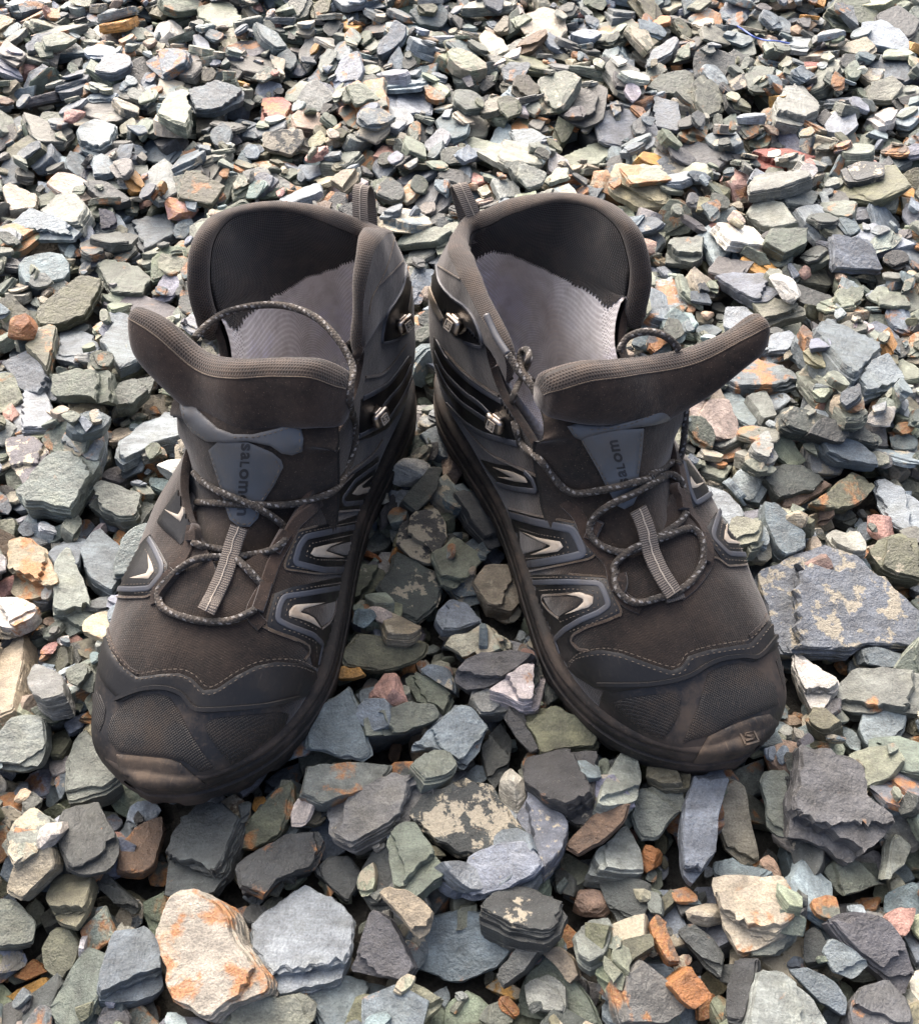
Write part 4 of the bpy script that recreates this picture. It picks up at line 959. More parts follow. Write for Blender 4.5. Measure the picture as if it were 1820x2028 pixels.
class Boot:
    def __init__(s, b, name, label, group):
        s.b = b
        o, t, nn = boot_axes(b)
        s.root = bpy.data.objects.new(name, None); COL.objects.link(s.root)
        s.root.empty_display_size = .05
        yaw = math.atan2(t[1], t[0])
        s.root.location = o; s.root.rotation_euler = (0, 0, yaw)
        s.M = Matrix.Translation(Vector(o)) @ Matrix.Rotation(yaw, 4, 'Z')
        s.Mi = s.M.inverted()
        tag(s.root, label, 'boot', group)
        s.flip = BOOTS[b][3] < 0
        s.bvhs = {}
    def local(s, W):
        W = np.asarray(W, float)
        m = np.array(s.Mi)
        return W @ m[:3, :3].T + m[:3, 3]
    def part(s, name, W, F, mat, parent=None, smooth=True, uv=None, kind=None, label=None, flip=False):
        """W: world coordinates"""
        if flip: F = [f[::-1] for f in F]
        o = link(name, mesh_from(name, s.local(W), F, mat, smooth, uv), parent or s.root)
        if kind: o['kind'] = kind
        if label: o['label'] = label
        return o
    def bvh(s, key, W, F):
        s.bvhs[key] = BVHTree.FromPolygons([Vector(p) for p in W], F)
    # ---- ray / nearest
    def hit(s, u, v, keys=('upper',)):
        r = Vector(ray(u, v)); best = None
        for k in keys:
            h = s.bvhs[k].ray_cast(Vector(CAM), r)
            if h[0] is not None and (best is None or h[3] < best[2]):
                n = h[1] if h[1].dot(r) < 0 else -h[1]
                best = (np.array(h[0]), np.array(n), h[3])
        return best
    def hits(s, pts, keys=('upper',)):
        """polyline in picture coords -> points, normals on the surface (misses dropped)"""
        P, N = [], []
        for u, v in pts:
            h = s.hit(u, v, keys)
            if h is None: continue
            if P and np.linalg.norm(h[0] - P[-1]) > .03: continue
            P.append(h[0]); N.append(h[1])
        return np.array(P), np.array(N)
    # ---- a panel lying on the surface
    def drape(s, name, poly, thick, mat, parent=None, step=5.0, keys=('upper',), base=.0, edge=.45, label=None, edge_mat=None, smooth_n=True):
        P = resample(np.asarray(poly, float), step=step, closed=True)
        nb = len(P)
        x0, y0 = P.min(0); x1, y1 = P.max(0)
        X, Y = np.meshgrid(np.arange(x0 + step / 2, x1, step), np.arange(y0 + step / 2, y1, step))
        Q = np.c_[X.ravel(), Y.ravel()]
        ins = np.zeros(len(Q), bool)
        for a in range(nb):
            xa, ya = P[a]; xb, yb = P[(a + 1) % nb]
            if ya == yb: continue
            ins ^= ((ya > Q[:, 1]) != (yb > Q[:, 1])) & (Q[:, 0] < (xb - xa) * (Q[:, 1] - ya) / (yb - ya) + xa)
        Q = Q[ins]
        if len(Q):
            dmin = np.min(np.linalg.norm(Q[:, None, :] - P[None], axis=2), axis=1)
            keep = dmin > step * .55
            Q, dmin = Q[keep], dmin[keep]
        else: dmin = np.zeros(0)
        A = np.vstack([P, Q])
        res = geometry.delaunay_2d_cdt([Vector(p) for p in A], [(i, (i + 1) % nb) for i in range(nb)], [], 1, 1e-4)
        V2, F2 = [tuple(v) for v in res[0]], [tuple(f) for f in res[2]]
        src = res[3]
        isb = np.array([any(i < nb for i in l) if len(l) else True for l in src])
        pos, nor, ok = [], [], []
        for (u, v) in V2:
            h = s.hit(u, v, keys)
            ok.append(h is not None)
            pos.append(h[0] if h is not None else np.zeros(3)); nor.append(h[1] if h is not None else np.array([0, 0, 1.0]))
        pos, nor = np.array(pos), np.array(nor)
        # distance to border -> soft rounded rim
        V2a = np.array(V2)
        db = np.min(np.linalg.norm(V2a[:, None, :] - P[None], axis=2), axis=1)
        F3 = []
        for f in F2:
            if not all(ok[i] for i in f): continue
            e = max(np.linalg.norm(pos[f[i]] - pos[f[i - 1]]) for i in range(3))
            if e > .012: continue
            a, b_, c = pos[list(f)]
            nn = np.cross(b_ - a, c - a)
            F3.append(f if nn @ nor[f[0]] > 0 else f[::-1])
        if not F3: return None
        # keep connected pieces apart
        lab = list(range(len(V2)))
        def root(i):
            while lab[i] != i: lab[i] = lab[lab[i]]; i = lab[i]
            return i
        for f in F3:
            a, b_, c = (root(i) for i in f); lab[b_] = a; lab[root(c)] = a
        groups = {}
        for f in F3: groups.setdefault(root(f[0]), []).append(f)
        groups = sorted(groups.values(), key=len)
        if len(groups) > 1: F3 = groups[-1]
        # smooth the normals over neighbours
        if smooth_n:
            acc = nor.copy()
            for _ in range(2):
                nw = acc.copy()
                for f in F3:
                    m = acc[list(f)].sum(0)
                    for i in f: nw[i] = nw[i] + m * .5
                acc = unit(nw)
            nor = acc
        lift = base + thick * np.where(isb, edge, np.clip(edge + (1 - edge) * db / (step * 1.2), edge, 1))
        top = pos + nor * (lift / 1000)[:, None]
        ed = {}
        for f in F3:
            for i in range(3):
                e = (f[i], f[(i + 1) % 3])
                ed[e] = ed.get(e, 0) + 1
        bd = [e for e in ed if (e[1], e[0]) not in ed]
        used = sorted({i for f in F3 for i in f}); mp = {i: k for k, i in enumerate(used)}
        W = [top[i] for i in used]; UVv = [V2a[i] for i in used]
        F = [tuple(mp[i] for i in f) for f in F3]
        low = {}
        for a, b_ in bd:
            for i in (a, b_):
                if i not in low:
                    low[i] = len(W); W.append(pos[i] - nor[i] * .0012); UVv.append(V2a[i])
            F.append((mp[b_], mp[a], low[a], low[b_]))
        W = np.array(W); UVv = np.array(UVv)
        uvw = np.c_[s.local(W)[:, :2] * 1000, np.zeros(len(W))]
        o = s.part(name, W, F, mat, parent, True, uvw, label=label)
        try: o.data.set_sharp_from_angle(angle=R(60))
        except Exception: pass
        return o
    # ---- a flat strip following a polyline in the picture
    def ribbon(s, name, pts, width, thick, mat, parent=None, keys=('upper',), base=0.0, smooth=False, label=None, P=None, N=None, taper=False, cross=7):
        if P is None:
            pp = catmull(pts, len(pts) * 8) if smooth else resample(pts, step=3.0)
            P, N = s.hits(pp, keys)
        if len(P) < 3: return None
        L = arclen(P)
        n = max(6, int(L[-1] / .0012))
        t = np.linspace(0, L[-1], n)
        P = np.column_stack([np.interp(t, L, P[:, i]) for i in range(3)]); N = unit(np.column_stack([np.interp(t, L, N[:, i]) for i in range(3)]))
        for _ in range(2):
            P[1:-1] = .25 * P[:-2] + .5 * P[1:-1] + .25 * P[2:]
            N[1:-1] = .25 * N[:-2] + .5 * N[1:-1] + .25 * N[2:]
        for _ in range(6): N[1:-1] = .25 * N[:-2] + .5 * N[1:-1] + .25 * N[2:]
        N = unit(N)
        T = unit(np.gradient(P, axis=0)); S = unit(np.cross(T, N))
        wd = np.full(n, width / 1000.)
        if taper: wd = wd * np.clip(np.minimum(t, L[-1] - t) / (L[-1] * taper) + .05, .05, 1)
        prof = [(-1, -.6), (-1, .55), (-.86, 1.0), (-.3, 1.0), (.3, 1.0), (.86, 1.0), (1, .55), (1, -.6)]
        rows, uvs = [], []
        for a, hgt in prof:
            rows.append(P + S * (wd * a / 2)[:, None] + N * ((base + thick * hgt) / 1000)); uvs.append(np.c_[t * 1000, np.full(n, a * width / 2), np.zeros(n)])
        W = np.array(rows).transpose(1, 0, 2).reshape(-1, 3); U = np.array(uvs).transpose(1, 0, 2).reshape(-1, 3)
        F = grid_faces(n, len(prof), flip=True)
        k = len(prof)
        F.append(tuple(range(k))); F.append(tuple(range((n - 1) * k, n * k))[::-1])
        o = s.part(name, W, F, mat, parent, True, U, label=label)
        try: o.data.set_sharp_from_angle(angle=R(50))
        except Exception: pass
        return o
    # ---- running stitch
    def stitch(s, lines, parent=None, mat=None, dash=2.0, gap=1.1, wdt=.55, hgt=.45, keys=('upper',), name='stitching', smooth=True, base=.3):
        W, F = [], []
        for pts in lines:
            pp = catmull(pts, len(pts) * 10) if smooth else resample(pts, step=3.0)
            P, N = s.hits(pp, keys)
            if len(P) < 3: continue
            L = arclen(P); t = 0.0
            r = random.Random(len(pts))
            while t + dash / 1000 < L[-1]:
                q = np.array([t, t + dash / 2000, t + dash / 1000])
                pt = np.column_stack([np.interp(q, L, P[:, i]) for i in range(3)]); nr = unit(np.column_stack([np.interp(q, L, N[:, i]) for i in range(3)]))
                T = unit(pt[2] - pt[0]); S = unit(np.cross(T, nr[1]))
                o = len(W)
                for i, hh in enumerate((base - .2, base + hgt, base - .2)):
                    ww = wdt * (.6 if i != 1 else 1) / 2000
                    W += [pt[i] - S * ww + nr[i] * (hh - .25) / 1000, pt[i] + nr[i] * hh / 1000, pt[i] + S * ww + nr[i] * (hh - .25) / 1000]
                F += [(o, o + 3, o + 4, o + 1), (o + 1, o + 4, o + 5, o + 2), (o + 3, o + 6, o + 7, o + 4), (o + 4, o + 7, o + 8, o + 5)]
                t += (dash + gap) / 1000 * r.uniform(.85, 1.15)
        if not W: return None
        return s.part(name, np.array(W), F, mat or M_THREAD, parent, True, kind='stuff')
    # ---- tube
    def tube(s, name, P, rad, mat, parent=None, seg=10, squash=1.0, label=None, n=None, cap=True, twist=0):
        P = np.asarray(P, float)
        P = catmull(P, max(24, len(P) * 14))
        P = resample(P, step=.0011)
        for _ in range(3): P[1:-1] = .25 * P[:-2] + .5 * P[1:-1] + .25 * P[2:]
        T = unit(np.gradient(P, axis=0))
        nrm = np.array([0, 0, 1.0]); fr = []
        nrm = unit(nrm - T[0] * (nrm @ T[0]))
        for i in range(len(P)):
            nrm = unit(nrm - T[i] * (nrm @ T[i])); fr.append(nrm)
        Nn = np.array(fr); B = np.cross(T, Nn)
        L = arclen(P) * 1000
        a = np.linspace(0, 2 * np.pi, seg + 1)
        W = P[:, None, :] + (Nn[:, None, :] * np.sin(a)[None, :, None] * squash + B[:, None, :] * np.cos(a)[None, :, None]) * (np.broadcast_to(np.asarray(rad), (len(P),)) / 1000)[:, None, None]
        U = np.zeros((len(P), seg + 1, 3)); U[:, :, 0] = L[:, None]; U[:, :, 1] = (a / (2 * np.pi))[None]
        F = grid_faces(len(P), seg + 1)
        F.append(tuple(range(seg))[::-1]); F.append(tuple((len(P) - 1) * (seg + 1) + i for i in range(seg)))
        return s.part(name, W.reshape(-1, 3), F, mat, parent, True, U.reshape(-1, 3), label=label)
    def lift(s, pts, lifts, keys=('upper', 'tongue')):
        """picture polyline -> 3D points held `lift` mm above the surface"""
        out = []
        if np.isscalar(lifts): lifts = [lifts] * len(pts)
        for (u, v), l in zip(pts, lifts):
            h = s.hit(u, v, keys)
            if h is None: continue
            out.append(h[0] - np.array(ray(u, v)) * (l * .85) / 1000)
        return np.array(out)
    # ---------------------------------------------------------------- body
    def body(s):
        b = s.b
        ps_ = np.linspace(-1, 1, NC)
        rows = []
        for rg in RINGS:
            q = ring_points(rg, ps_ * rg[8])
            k_ = len(rows)
            if k_ >= 12:
                m_ = np.clip((-ps_ - .35) / .65, 0, 1) ** 1.5 * (k_ - 11) * 4.0
                q[:, 1] -= m_
            rows.append(q)
        nring = len(rows)
        # collar edge
        E = np.array(COLLAR[b], float)
        Es = catmull(E, 400); L = arclen(Es)
        Ed = np.column_stack([np.interp((1 - ps_) / 2 * L[-1], L, Es[:, i]) for i in range(3)])
        Ed[:, 2] -= 5
        last = rows[-1]
        for k, f in enumerate((.35, .7, 1.0)):
            m = last + (Ed - last) * f
            bul = math.sin(f * math.pi) * 2.5
            cen = np.array([45, -4, 0]); d = m - cen; d[:, 2] = 0
            rows.append(m + unit(d) * bul)
        A = np.array(rows)                                        # rings x NC x 3 (mm, boot frame)
        NR = 150
        A = spline_rows(A, NR)
        s.A = A
        # creases in the vamp and slight lumpiness
        rr = np.random.default_rng(5 if b == 'L' else 9)
        x, y, z = A[..., 0], A[..., 1], A[..., 2]
        fold = np.zeros_like(x)
        for cx_, ang, amp, wdt in ((238, .25, 1.3, 7), (257, -.2, 1.0, 6), (222, -.1, .8, 6), (60, .3, .8, 9), (92, .5, .9, 9)):
            dd = (x - cx_) * math.cos(ang) + y * math.sin(ang)
            fold -= amp * np.exp(-(dd / wdt) ** 2) * np.clip((z - 40) / 40, 0, 1)
        fold += .5 * np.sin(x * .11 + y * .13 + rr.uniform(0, 6)) * np.sin(z * .12 + y * .07)
        dA_r = np.gradient(A, axis=0); dA_c = np.gradient(A, axis=1)
        Nn = unit(np.cross(dA_c, dA_r))
        cen = A.mean(axis=1, keepdims=True)
        sgn = np.sign(np.sum(Nn * (A - cen), axis=2, keepdims=True)); Nn = Nn * np.where(sgn == 0, 1, sgn)
        Nn[0] = Nn[1]
        # a consistent outward normal
        A = A + Nn * fold[..., None]
        s.A, s.N = A, Nn
        W = b2w(b, A.reshape(-1, 3))
        U = np.zeros((NR, NC, 3))
        U[..., 0] = np.cumsum(np.r_[np.zeros((1, NC)), np.linalg.norm(np.diff(A, axis=0), axis=2)], axis=0)
        U[..., 1] = np.cumsum(np.c_[np.zeros((NR, 1)), np.linalg.norm(np.diff(A, axis=1), axis=2)], axis=1)
        F = grid_faces(NR, NC)
        s.bvh('upper', W, F)
        # split: collar suede (above), upper (middle), toe cap
        rowk = lambda i0, i1: [f for i, f in ((k // (NC - 1), f) for k, f in enumerate(F)) if i0 <= i < i1]
        fl = s.flip
        toe_faces, up_faces, col_faces = [], [], []
        zc = A[..., 2].ravel(); xc = A[..., 0].ravel(); yc = A[..., 1].ravel()
        r_col = int(NR * (nring - 1) / (nring + 2))
        for k, f in enumerate(F):
            i = k // (NC - 1); f0 = f[0]
            if xc[f0] > 287 - .35 * max(0, abs(yc[f0] + 8) - 22): toe_faces.append(f)
            elif i >= r_col + 3: col_faces.append(f)
            else: up_faces.append(f)
        def sub(name, faces, mat, label=None):
            us = sorted({i for f in faces for i in f}); mp = {i: k for k, i in enumerate(us)}
            return s.part(name, W[us], [tuple(mp[i] for i in f) for f in faces], mat, uv=U.reshape(-1, 3)[us], flip=not fl, label=label)
        s.o_toe = sub('toe_cap', toe_faces, M_RUB)
        s.o_up = sub('upper', up_faces, M_UPPER)
        s.o_col = sub('collar', col_faces, M_COLLAR)
        # rolled rim along the collar edge and padded inner wall
        edge = A[-1]; nrm = Nn[-1]
        ctr = np.array([45, -4, 0.0])
        din = ctr - edge; din[:, 2] = 0; din = unit(din)
        din[:6] = unit(din[:6] + np.array([-.5, 0, 0])); din[-6:] = unit(din[-6:] + np.array([-.5, 0, 0]))
        upv = unit(edge - A[-6]); upv = unit(upv - din * np.sum(upv * din, axis=1, keepdims=True))
        for _ in range(8):
            upv[1:-1] = unit(upv[:-2] + 2 * upv[1:-1] + upv[2:]); din[1:-1] = unit(din[:-2] + 2 * din[1:-1] + din[2:])
        rad = 6.5
        rim = []
        for th in np.linspace(0, np.pi, 11):
            rim.append(edge + din * rad * (1 - math.cos(th)) + upv * rad * .9 * math.sin(th))
        rim = np.array(rim)
        Uc = np.concatenate([[0], np.cumsum(np.linalg.norm(np.diff(edge, axis=0), axis=1))])
        RU = np.zeros((11, NC, 3)); RU[..., 0] = Uc[None]; RU[..., 1] = np.linspace(0, 20, 11)[:, None]
        s.part('collar_rim', b2w(b, rim.reshape(-1, 3)), grid_faces(11, NC), M_MESHR, uv=RU.reshape(-1, 3), flip=not fl)
        # inner wall
        inner = [rim[-1]]
        rows_in = list(range(NR - 4, 40, -6))
        for q, i in enumerate(rows_in):
            th = 13 + np.zeros(NC)
            dz = np.clip((q - 7) / 9, 0, 1); dz = dz * dz * (3 - 2 * dz)
            th = (th - 5 * min(1, q / 6) + (6 + 16 * np.clip(-np.linspace(1, -1, NC) * -1 * -1 + .35, 0, 1)) * dz)[:, None]
            d = -Nn[i]
            base = A[i] + d * th
            base[:, 2] = np.maximum(base[:, 2], 27)
            wgt = min(1, (q + 1) / 3)
            inner.append(base * wgt + (inner[0] + (A[i] - edge)) * (1 - wgt))
        I = np.array(inner); I = spline_rows(I, 70)
        for _ in range(14):
            sm = I.copy(); sm[:, 1:-1] = .25 * I[:, :-2] + .5 * I[:, 1:-1] + .25 * I[:, 2:]
            wr_ = np.clip((np.arange(70) - 4) / 8, 0, 1)[:, None, None]
            I = I * (1 - wr_) + sm * wr_
            sm = I.copy(); sm[1:-1] = .25 * I[:-2] + .5 * I[1:-1] + .25 * I[2:]
            I = I * (1 - wr_) + sm * wr_
        IU = np.zeros(I.shape); IU[..., 0] = Uc[None]; IU[..., 1] = np.cumsum(np.r_[np.zeros((1, NC)), np.linalg.norm(np.diff(I, axis=0), axis=2)], axis=0).mean(1)[:, None]
        WI = b2w(b, I.reshape(-1, 3)); FI = grid_faces(70, NC)
        s.bvh('inner', WI, FI)
        s.I = I
        dep = np.cumsum(np.r_[np.zeros((1, NC)), np.linalg.norm(np.diff(I, axis=0), axis=2)], axis=0)
        nfine = 577
        pf = np.linspace(0, NC - 1, nfine); If = np.zeros((70, nfine, 3)); Df = np.zeros((70, nfine)); Uf = np.interp(pf, np.arange(NC), Uc)
        for i in range(70):
            for d_ in range(3): If[i, :, d_] = np.interp(pf, np.arange(NC), I[i, :, d_])
            Df[i] = np.interp(pf, np.arange(NC), dep[i])
        def wall(name, f0, f1, rows_n, mat, push=0.0):
            G = np.zeros((rows_n, nfine, 3)); GU = np.zeros((rows_n, nfine, 3))
            for j in range(nfine):
                q = -(pf[j] / (NC - 1) * 2 - 1)
                d0, d1 = f0(q, j, Df[-1, j]), f1(q, j, Df[-1, j])
                t = np.linspace(d0, d1, rows_n)
                for d_ in range(3): G[:, j, d_] = np.interp(t, Df[:, j], If[:, j, d_])
                GU[:, j, 0] = Uf[j]; GU[:, j, 1] = t
            if push:
                c = np.array([45, -8, 60.0]); v = c - G; v[..., 2] = 0; G = G + unit(v) * push
            return s.part(name, b2w(b, G.reshape(-1, 3)), grid_faces(rows_n, nfine), mat, uv=GU.reshape(-1, 3), flip=not fl)
        tq, td = [], []
        for u_, v_ in resample(np.array(LINING[b], float), step=12):
            h_ = s.bvhs['inner'].ray_cast(Vector(CAM), Vector(ray(u_, v_)))
            if h_[0] is None: continue
            i_, j_ = divmod(h_[2], NC - 1)
            tq.append(1 - 2 * j_ / (NC - 1)); td.append(dep[i_, j_])
        tq, td = np.array(tq), np.array(td); k_ = (tq > .0) & (tq < .985); tq, td = tq[k_], td[k_]
        o_ = np.argsort(tq); tq = tq[o_]; td = td[o_]
        td = np.convolve(np.pad(td, 1, mode='edge'), np.ones(3) / 3, 'valid')
        lim = lambda q: float(np.interp(q, tq, td)) + 0 * q
        tooth = lambda j: 1.4 * (1 if (j * 7919 % 13) % 3 else .5) * (1 if j % 4 < 2 else -1)
        s.o_pad = wall('collar_padding', lambda q, j, m: 0, lambda q, j, m: (lim(q) + tooth(j)) if lim(q) < m - 8 else min(lim(q), m - .5), 34, M_MESHB, push=.7)
        s.o_lin = wall('lining', lambda q, j, m: min(lim(q) - 5, m - 2), lambda q, j, m: m, 34, M_LINE)
        # closing edges of the throat
        for side in (0, NC - 1):
            o_e = [A[i, side] for i in range(50, NR)]; i_e = [A[i, side] - Nn[i, side] * 5 for i in range(50, NR)]
            m_e = [(np.array(a) + np.array(c)) / 2 + np.array([1.2, 0, .8]) for a, c in zip(o_e, i_e)]
            G = np.array([o_e, m_e, i_e])
            s.part('eyestay_edge', b2w(b, G.reshape(-1, 3)), grid_faces(3, len(o_e)), M_SUEDE, flip=(side == 0) ^ fl)
        # ---- insole
        ins = [(x_, y_ * .78, 31) for x_, y_ in SOLE_LAT[1:-3]] + [(x_, y_ * .78, 31) for x_, y_ in SOLE_MED[1:-3][::-1]]
        Wi = b2w(b, ins)
        s.part('insole', Wi, [tuple(range(len(ins)))], M_DARK, smooth=False)
        # ---- sole
        lat = catmull(SOLE_LAT, 160); med = catmull(SOLE_MED, 160)
        ol = np.vstack([lat, med[::-1][1:-1]])
        ol = resample(ol, n=360, closed=True)
        cen = np.array([np.clip(ol[:, 0], 40, 275), np.full(len(ol), -4.0)]).T
        dirs = unit(ol - cen)
        sl_ = np.arange(360)
        lug = (np.sin(sl_ / 360 * 2 * np.pi * 30) > -.15).astype(float)
        lug = .25 * np.roll(lug, 1) + .5 * lug + .25 * np.roll(lug, -1)
        wave = np.sin(sl_ / 360 * 2 * np.pi * 5) * 1.5
        tz = 8 * np.clip((ol[:, 0] - 262) / 66, 0, 1) ** 1.6            # toe spring
        hz = 2 * np.clip((20 - ol[:, 0]) / 30, 0, 1)
        spec = [(-14, -1, 0), (-6, -3, 0), (-1.5, 0, 1), (.5, 4, 1), (.2, 8, 1), (.9, 8.6, 0), (1.0, 11, 0), (1.3, 14, 0), (1.1, 16.4, 0), (-.6, 17.2, 0), (-.7, 18.4, 0), (.7, 19.2, 0), (.6, 24, 0), (.3, 26.2, 0), (-1.4, 27, 0), (-1.4, 28.2, 0), (.6, 29, 0), (.2, 31.5, 0), (-1.6, 33, 0), (-8, 34, 0)]
        rows = []
        for off, zz, lg in spec:
            o2 = off - (2.6 * (1 - lug) if lg else 0)
            z2 = zz + tz * (1 if zz > -4 else 1) + hz + (wave * .5 if zz > 15 else 0)
            if np.isscalar(o2): o2 = np.full(len(ol), o2)
            rows.append(np.c_[ol + dirs * o2[:, None], z2])
        S_ = np.array(rows)
        ns = len(spec)
        Ws = b2w(b, S_.reshape(-1, 3))
        cut = 8
        Fs = grid_faces(ns, 360, close_c=True)
        Fl, Fu = Fs[:cut * 360], Fs[cut * 360:]
        capi = tuple(range(360))
        s.bvh('sole', Ws, Fs)
        usl = sorted({i for f in Fl for i in f}); mp = {i: k for k, i in enumerate(usl)}
        s.part('outsole', Ws[usl], [tuple(mp[i] for i in f) for f in Fl] + [tuple(mp[i] for i in capi)[::-1]], M_SOLE, flip=fl)
        usl = sorted({i for f in Fu for i in f}); mp = {i: k for k, i in enumerate(usl)}
        s.part('midsole', Ws[usl], [tuple(mp[i] for i in f) for f in Fu], M_BAND, flip=fl)
        # lugs under the sole
        Wl, Fq = [], []
        r3 = random.Random(3)
        for gx in range(8, 316, 17):
            for gy in (-38, -22, -6, 10, 26):
                lo = np.interp(gx, [p[0] for p in SOLE_MED], [p[1] for p in SOLE_MED]); hi = np.interp(gx, [p[0] for p in SOLE_LAT], [p[1] for p in SOLE_LAT])
                if gy - 7 < lo + 4 or gy + 7 > hi - 4: continue
                tzz = 8 * max(0, (gx - 262) / 66) ** 1.6
                o4 = len(Wl)
                for dz, k_ in ((-1, 1), (-6, .8)):
                    for dx, dy in ((-6, -6), (6, -6), (6, 6), (-6, 6)):
                        Wl.append((gx + dx * k_, gy + dy * k_, dz + 2.5 + tzz))
                Fq += [tuple(o4 + i for i in f) for f in ((4, 5, 6, 7), (0, 1, 5, 4), (1, 2, 6, 5), (2, 3, 7, 6), (3, 0, 4, 7))]
        s.part('tread', b2w(b, Wl), Fq, M_SOLE, smooth=False, kind='stuff')
LINING = {'L': [(430, 690), (520, 610), (610, 556), (680, 528), (722, 514), (740, 512)], 'R': [(925, 508), (945, 500), (1010, 508), (1090, 545), (1170, 588), (1240, 635), (1275, 668)]}
def inv_y(b, u, v, y):
    """boot-frame point (mm) seen at picture position u,v on the lengthwise plane y = const"""
    o, t, nn = boot_axes(b)
    A = np.array([t, nn, [0, 0, 1.0]])
    lo = A @ (CAM - o) * 1000; lr = A @ ray(u, v) * 1000
    return lo + lr * ((y - lo[1]) / lr[1])

TONGUE_ROWS = {
 'L': [(262, 79, 24, 14, 0), (250, 85, 28, 18, 0), (236, 90, 32, 24, 0), (222, 94, 36, 28, -1), (208, 101, 43, 34, -4), (196, 112, 45, 33, -5), (186, 130, 46, 26, -6), (177, 145, 47, 20, -6), (163, 151, 47, 15, -6), (144, 154, 44, 12, -8)],
 'R': [(262, 79, 24, 14, 0), (250, 85, 28, 18, 0), (236, 93, 32, 24, 0), (226, 101, 36, 28, -1), (214, 110, 39, 30, -2), (204, 121, 41, 30, -4), (196, 134, 45, 26, -7), (188, 150, 46, 20, -9), (176, 158, 45, 15, -11), (156, 161, 42, 12, -13)]}
PAD = {
 'L': [(-78, (268, 612), (270, 668), .45), (-72, (275, 604), (284, 706), .8), (-56, (330, 628), (336, 768), 1), (-35, (402, 690), (410, 826), 1), (-10, (475, 704), (480, 862), 1), (12, (560, 702), (560, 850), 1), (30, (630, 706), (630, 843), 1), (40, (682, 728), (682, 838), .9), (43, (695, 748), (694, 815), .5)],
 'R': [(-84, (1508, 632), (1506, 662), .45), (-78, (1500, 620), (1490, 690), .8), (-66, (1442, 653), (1450, 737), 1), (-50, (1370, 683), (1375, 792), 1), (-28, (1290, 698), (1300, 836), 1), (-5, (1220, 706), (1228, 840), 1), (15, (1150, 713), (1150, 834), 1), (31, (1085, 735), (1080, 816), .9), (35, (1064, 760), (1060, 800), .5)]}
def make_tongue(s):
    b = s.b
    ctl = np.array(TONGUE_ROWS[b], float)
    rows = catmull(ctl, 60)
    q = np.linspace(-1, 1, 41)
    tg = unit(np.gradient(rows[:, [0, 1]], axis=0))
    nx, nz = tg[:, 1], -tg[:, 0]                        # forward / up normal of the tongue in the lengthwise plane
    nx, nz = np.where(nz < 0, -nx, nx), np.abs(nz)
    nx = np.abs(nx)
    G = np.zeros((60, 41, 3))
    for i in range(60):
        x, z, wd, dr, yo = rows[i]
        d = dr * np.abs(q) ** 1.8
        wr = 1.1 * np.sin(i * .55 + q * 4) * (np.abs(q) > .0) * np.abs(q) ** .8 + .7 * np.sin(i * .9 - q * 7) * np.abs(q) ** 1.5
        G[i] = np.c_[x - nx[i] * (d + wr), yo + q * wd, z - nz[i] * (d + wr)]
    W = b2w(b, G.reshape(-1, 3)); F = grid_faces(60, 41)
    s.bvh('tongue', W, F)
    U = np.zeros((60, 41, 3)); U[..., 0] = q[None] * 45; U[..., 1] = np.linspace(0, 130, 60)[:, None]
    s.o_tongue = s.part('tongue', W, F, M_TEXT, uv=U.reshape(-1, 3), flip=s.flip)
    Gb = G - np.stack([nx, np.zeros(60), nz], 1)[:, None] * 4
    s.part('tongue_backing', b2w(b, Gb.reshape(-1, 3)), F, M_DARK, s.o_tongue, flip=not s.flip)
    # padded flap
    secs = []
    for y, tp, bt, sc_ in PAD[b]:
        T, B = inv_y(b, *tp, y), inv_y(b, *bt, y)
        secs.append(np.r_[(T + B) / 2, (T - B) / 2 * .93, sc_])
    secs = catmull(secs, 64)
    na = 36
    al = np.linspace(0, 2 * np.pi, na, endpoint=False)
    rws = []
    for i, sct in enumerate(secs):
        C, h, sc_ = sct[:3], sct[3:6], sct[6]
        hn = unit(h); fwd = unit(np.array([hn[2], 0, -hn[0]]))
        if fwd[0] < 0: fwd = -fwd
        th = 10.5 * sc_
        ca, sa = np.cos(al), np.sin(al)
        prof_h = np.sign(ca) * np.abs(ca) ** .8
        prof_f = np.sign(sa) * np.abs(sa) ** .75
        bump_ = 1 + .05 * math.sin(i * .5) * np.sin(al * 2)
        rws.append(C + fwd * 2 + h * prof_h[:, None] + fwd * (th * prof_f * bump_)[:, None] + np.array([0, 1, 0]) * 0)
    Pd = np.array(rws)
    Wp = b2w(b, Pd.reshape(-1, 3)); Fp = grid_faces(64, na, close_c=True)
    caps = [tuple(range(na))[::-1], tuple(63 * na + j for j in range(na))]
    s.bvh('pad', Wp, Fp + caps)
    Up = np.zeros((64, na + 0, 3)); Lp = arclen(secs[:, :3]); Up[..., 0] = Lp[:, None]; Up[..., 1] = (al * 8)[None]
    seam = int(na * 56 / 360); back = int(na * 285 / 360)
    mesh_f, sue_f = [], []
    for k, f in enumerate(Fp):
        j = k % na
        (mesh_f if (j < seam or j >= back) else sue_f).append(f)
    fl = s.flip
    def sub(name, faces, mat, parent=None):
        us = sorted({i for f in faces for i in f}); mp = {i: k for k, i in enumerate(us)}
        return s.part(name, Wp[us], [tuple(mp[i] for i in f) for f in faces], mat, parent, uv=Up.reshape(-1, 3)[us], flip=fl)
    s.o_pad2 = sub('tongue_padding', sue_f + caps, M_SUEDE)
    sub('tongue_rim', mesh_f, M_MESHR, s.o_pad2)
    # brown seam cord between mesh and suede
    s.tube('seam', b2w(b, Pd[1:-1, seam]), .38, M_EDGE, s.o_pad2, seg=6)

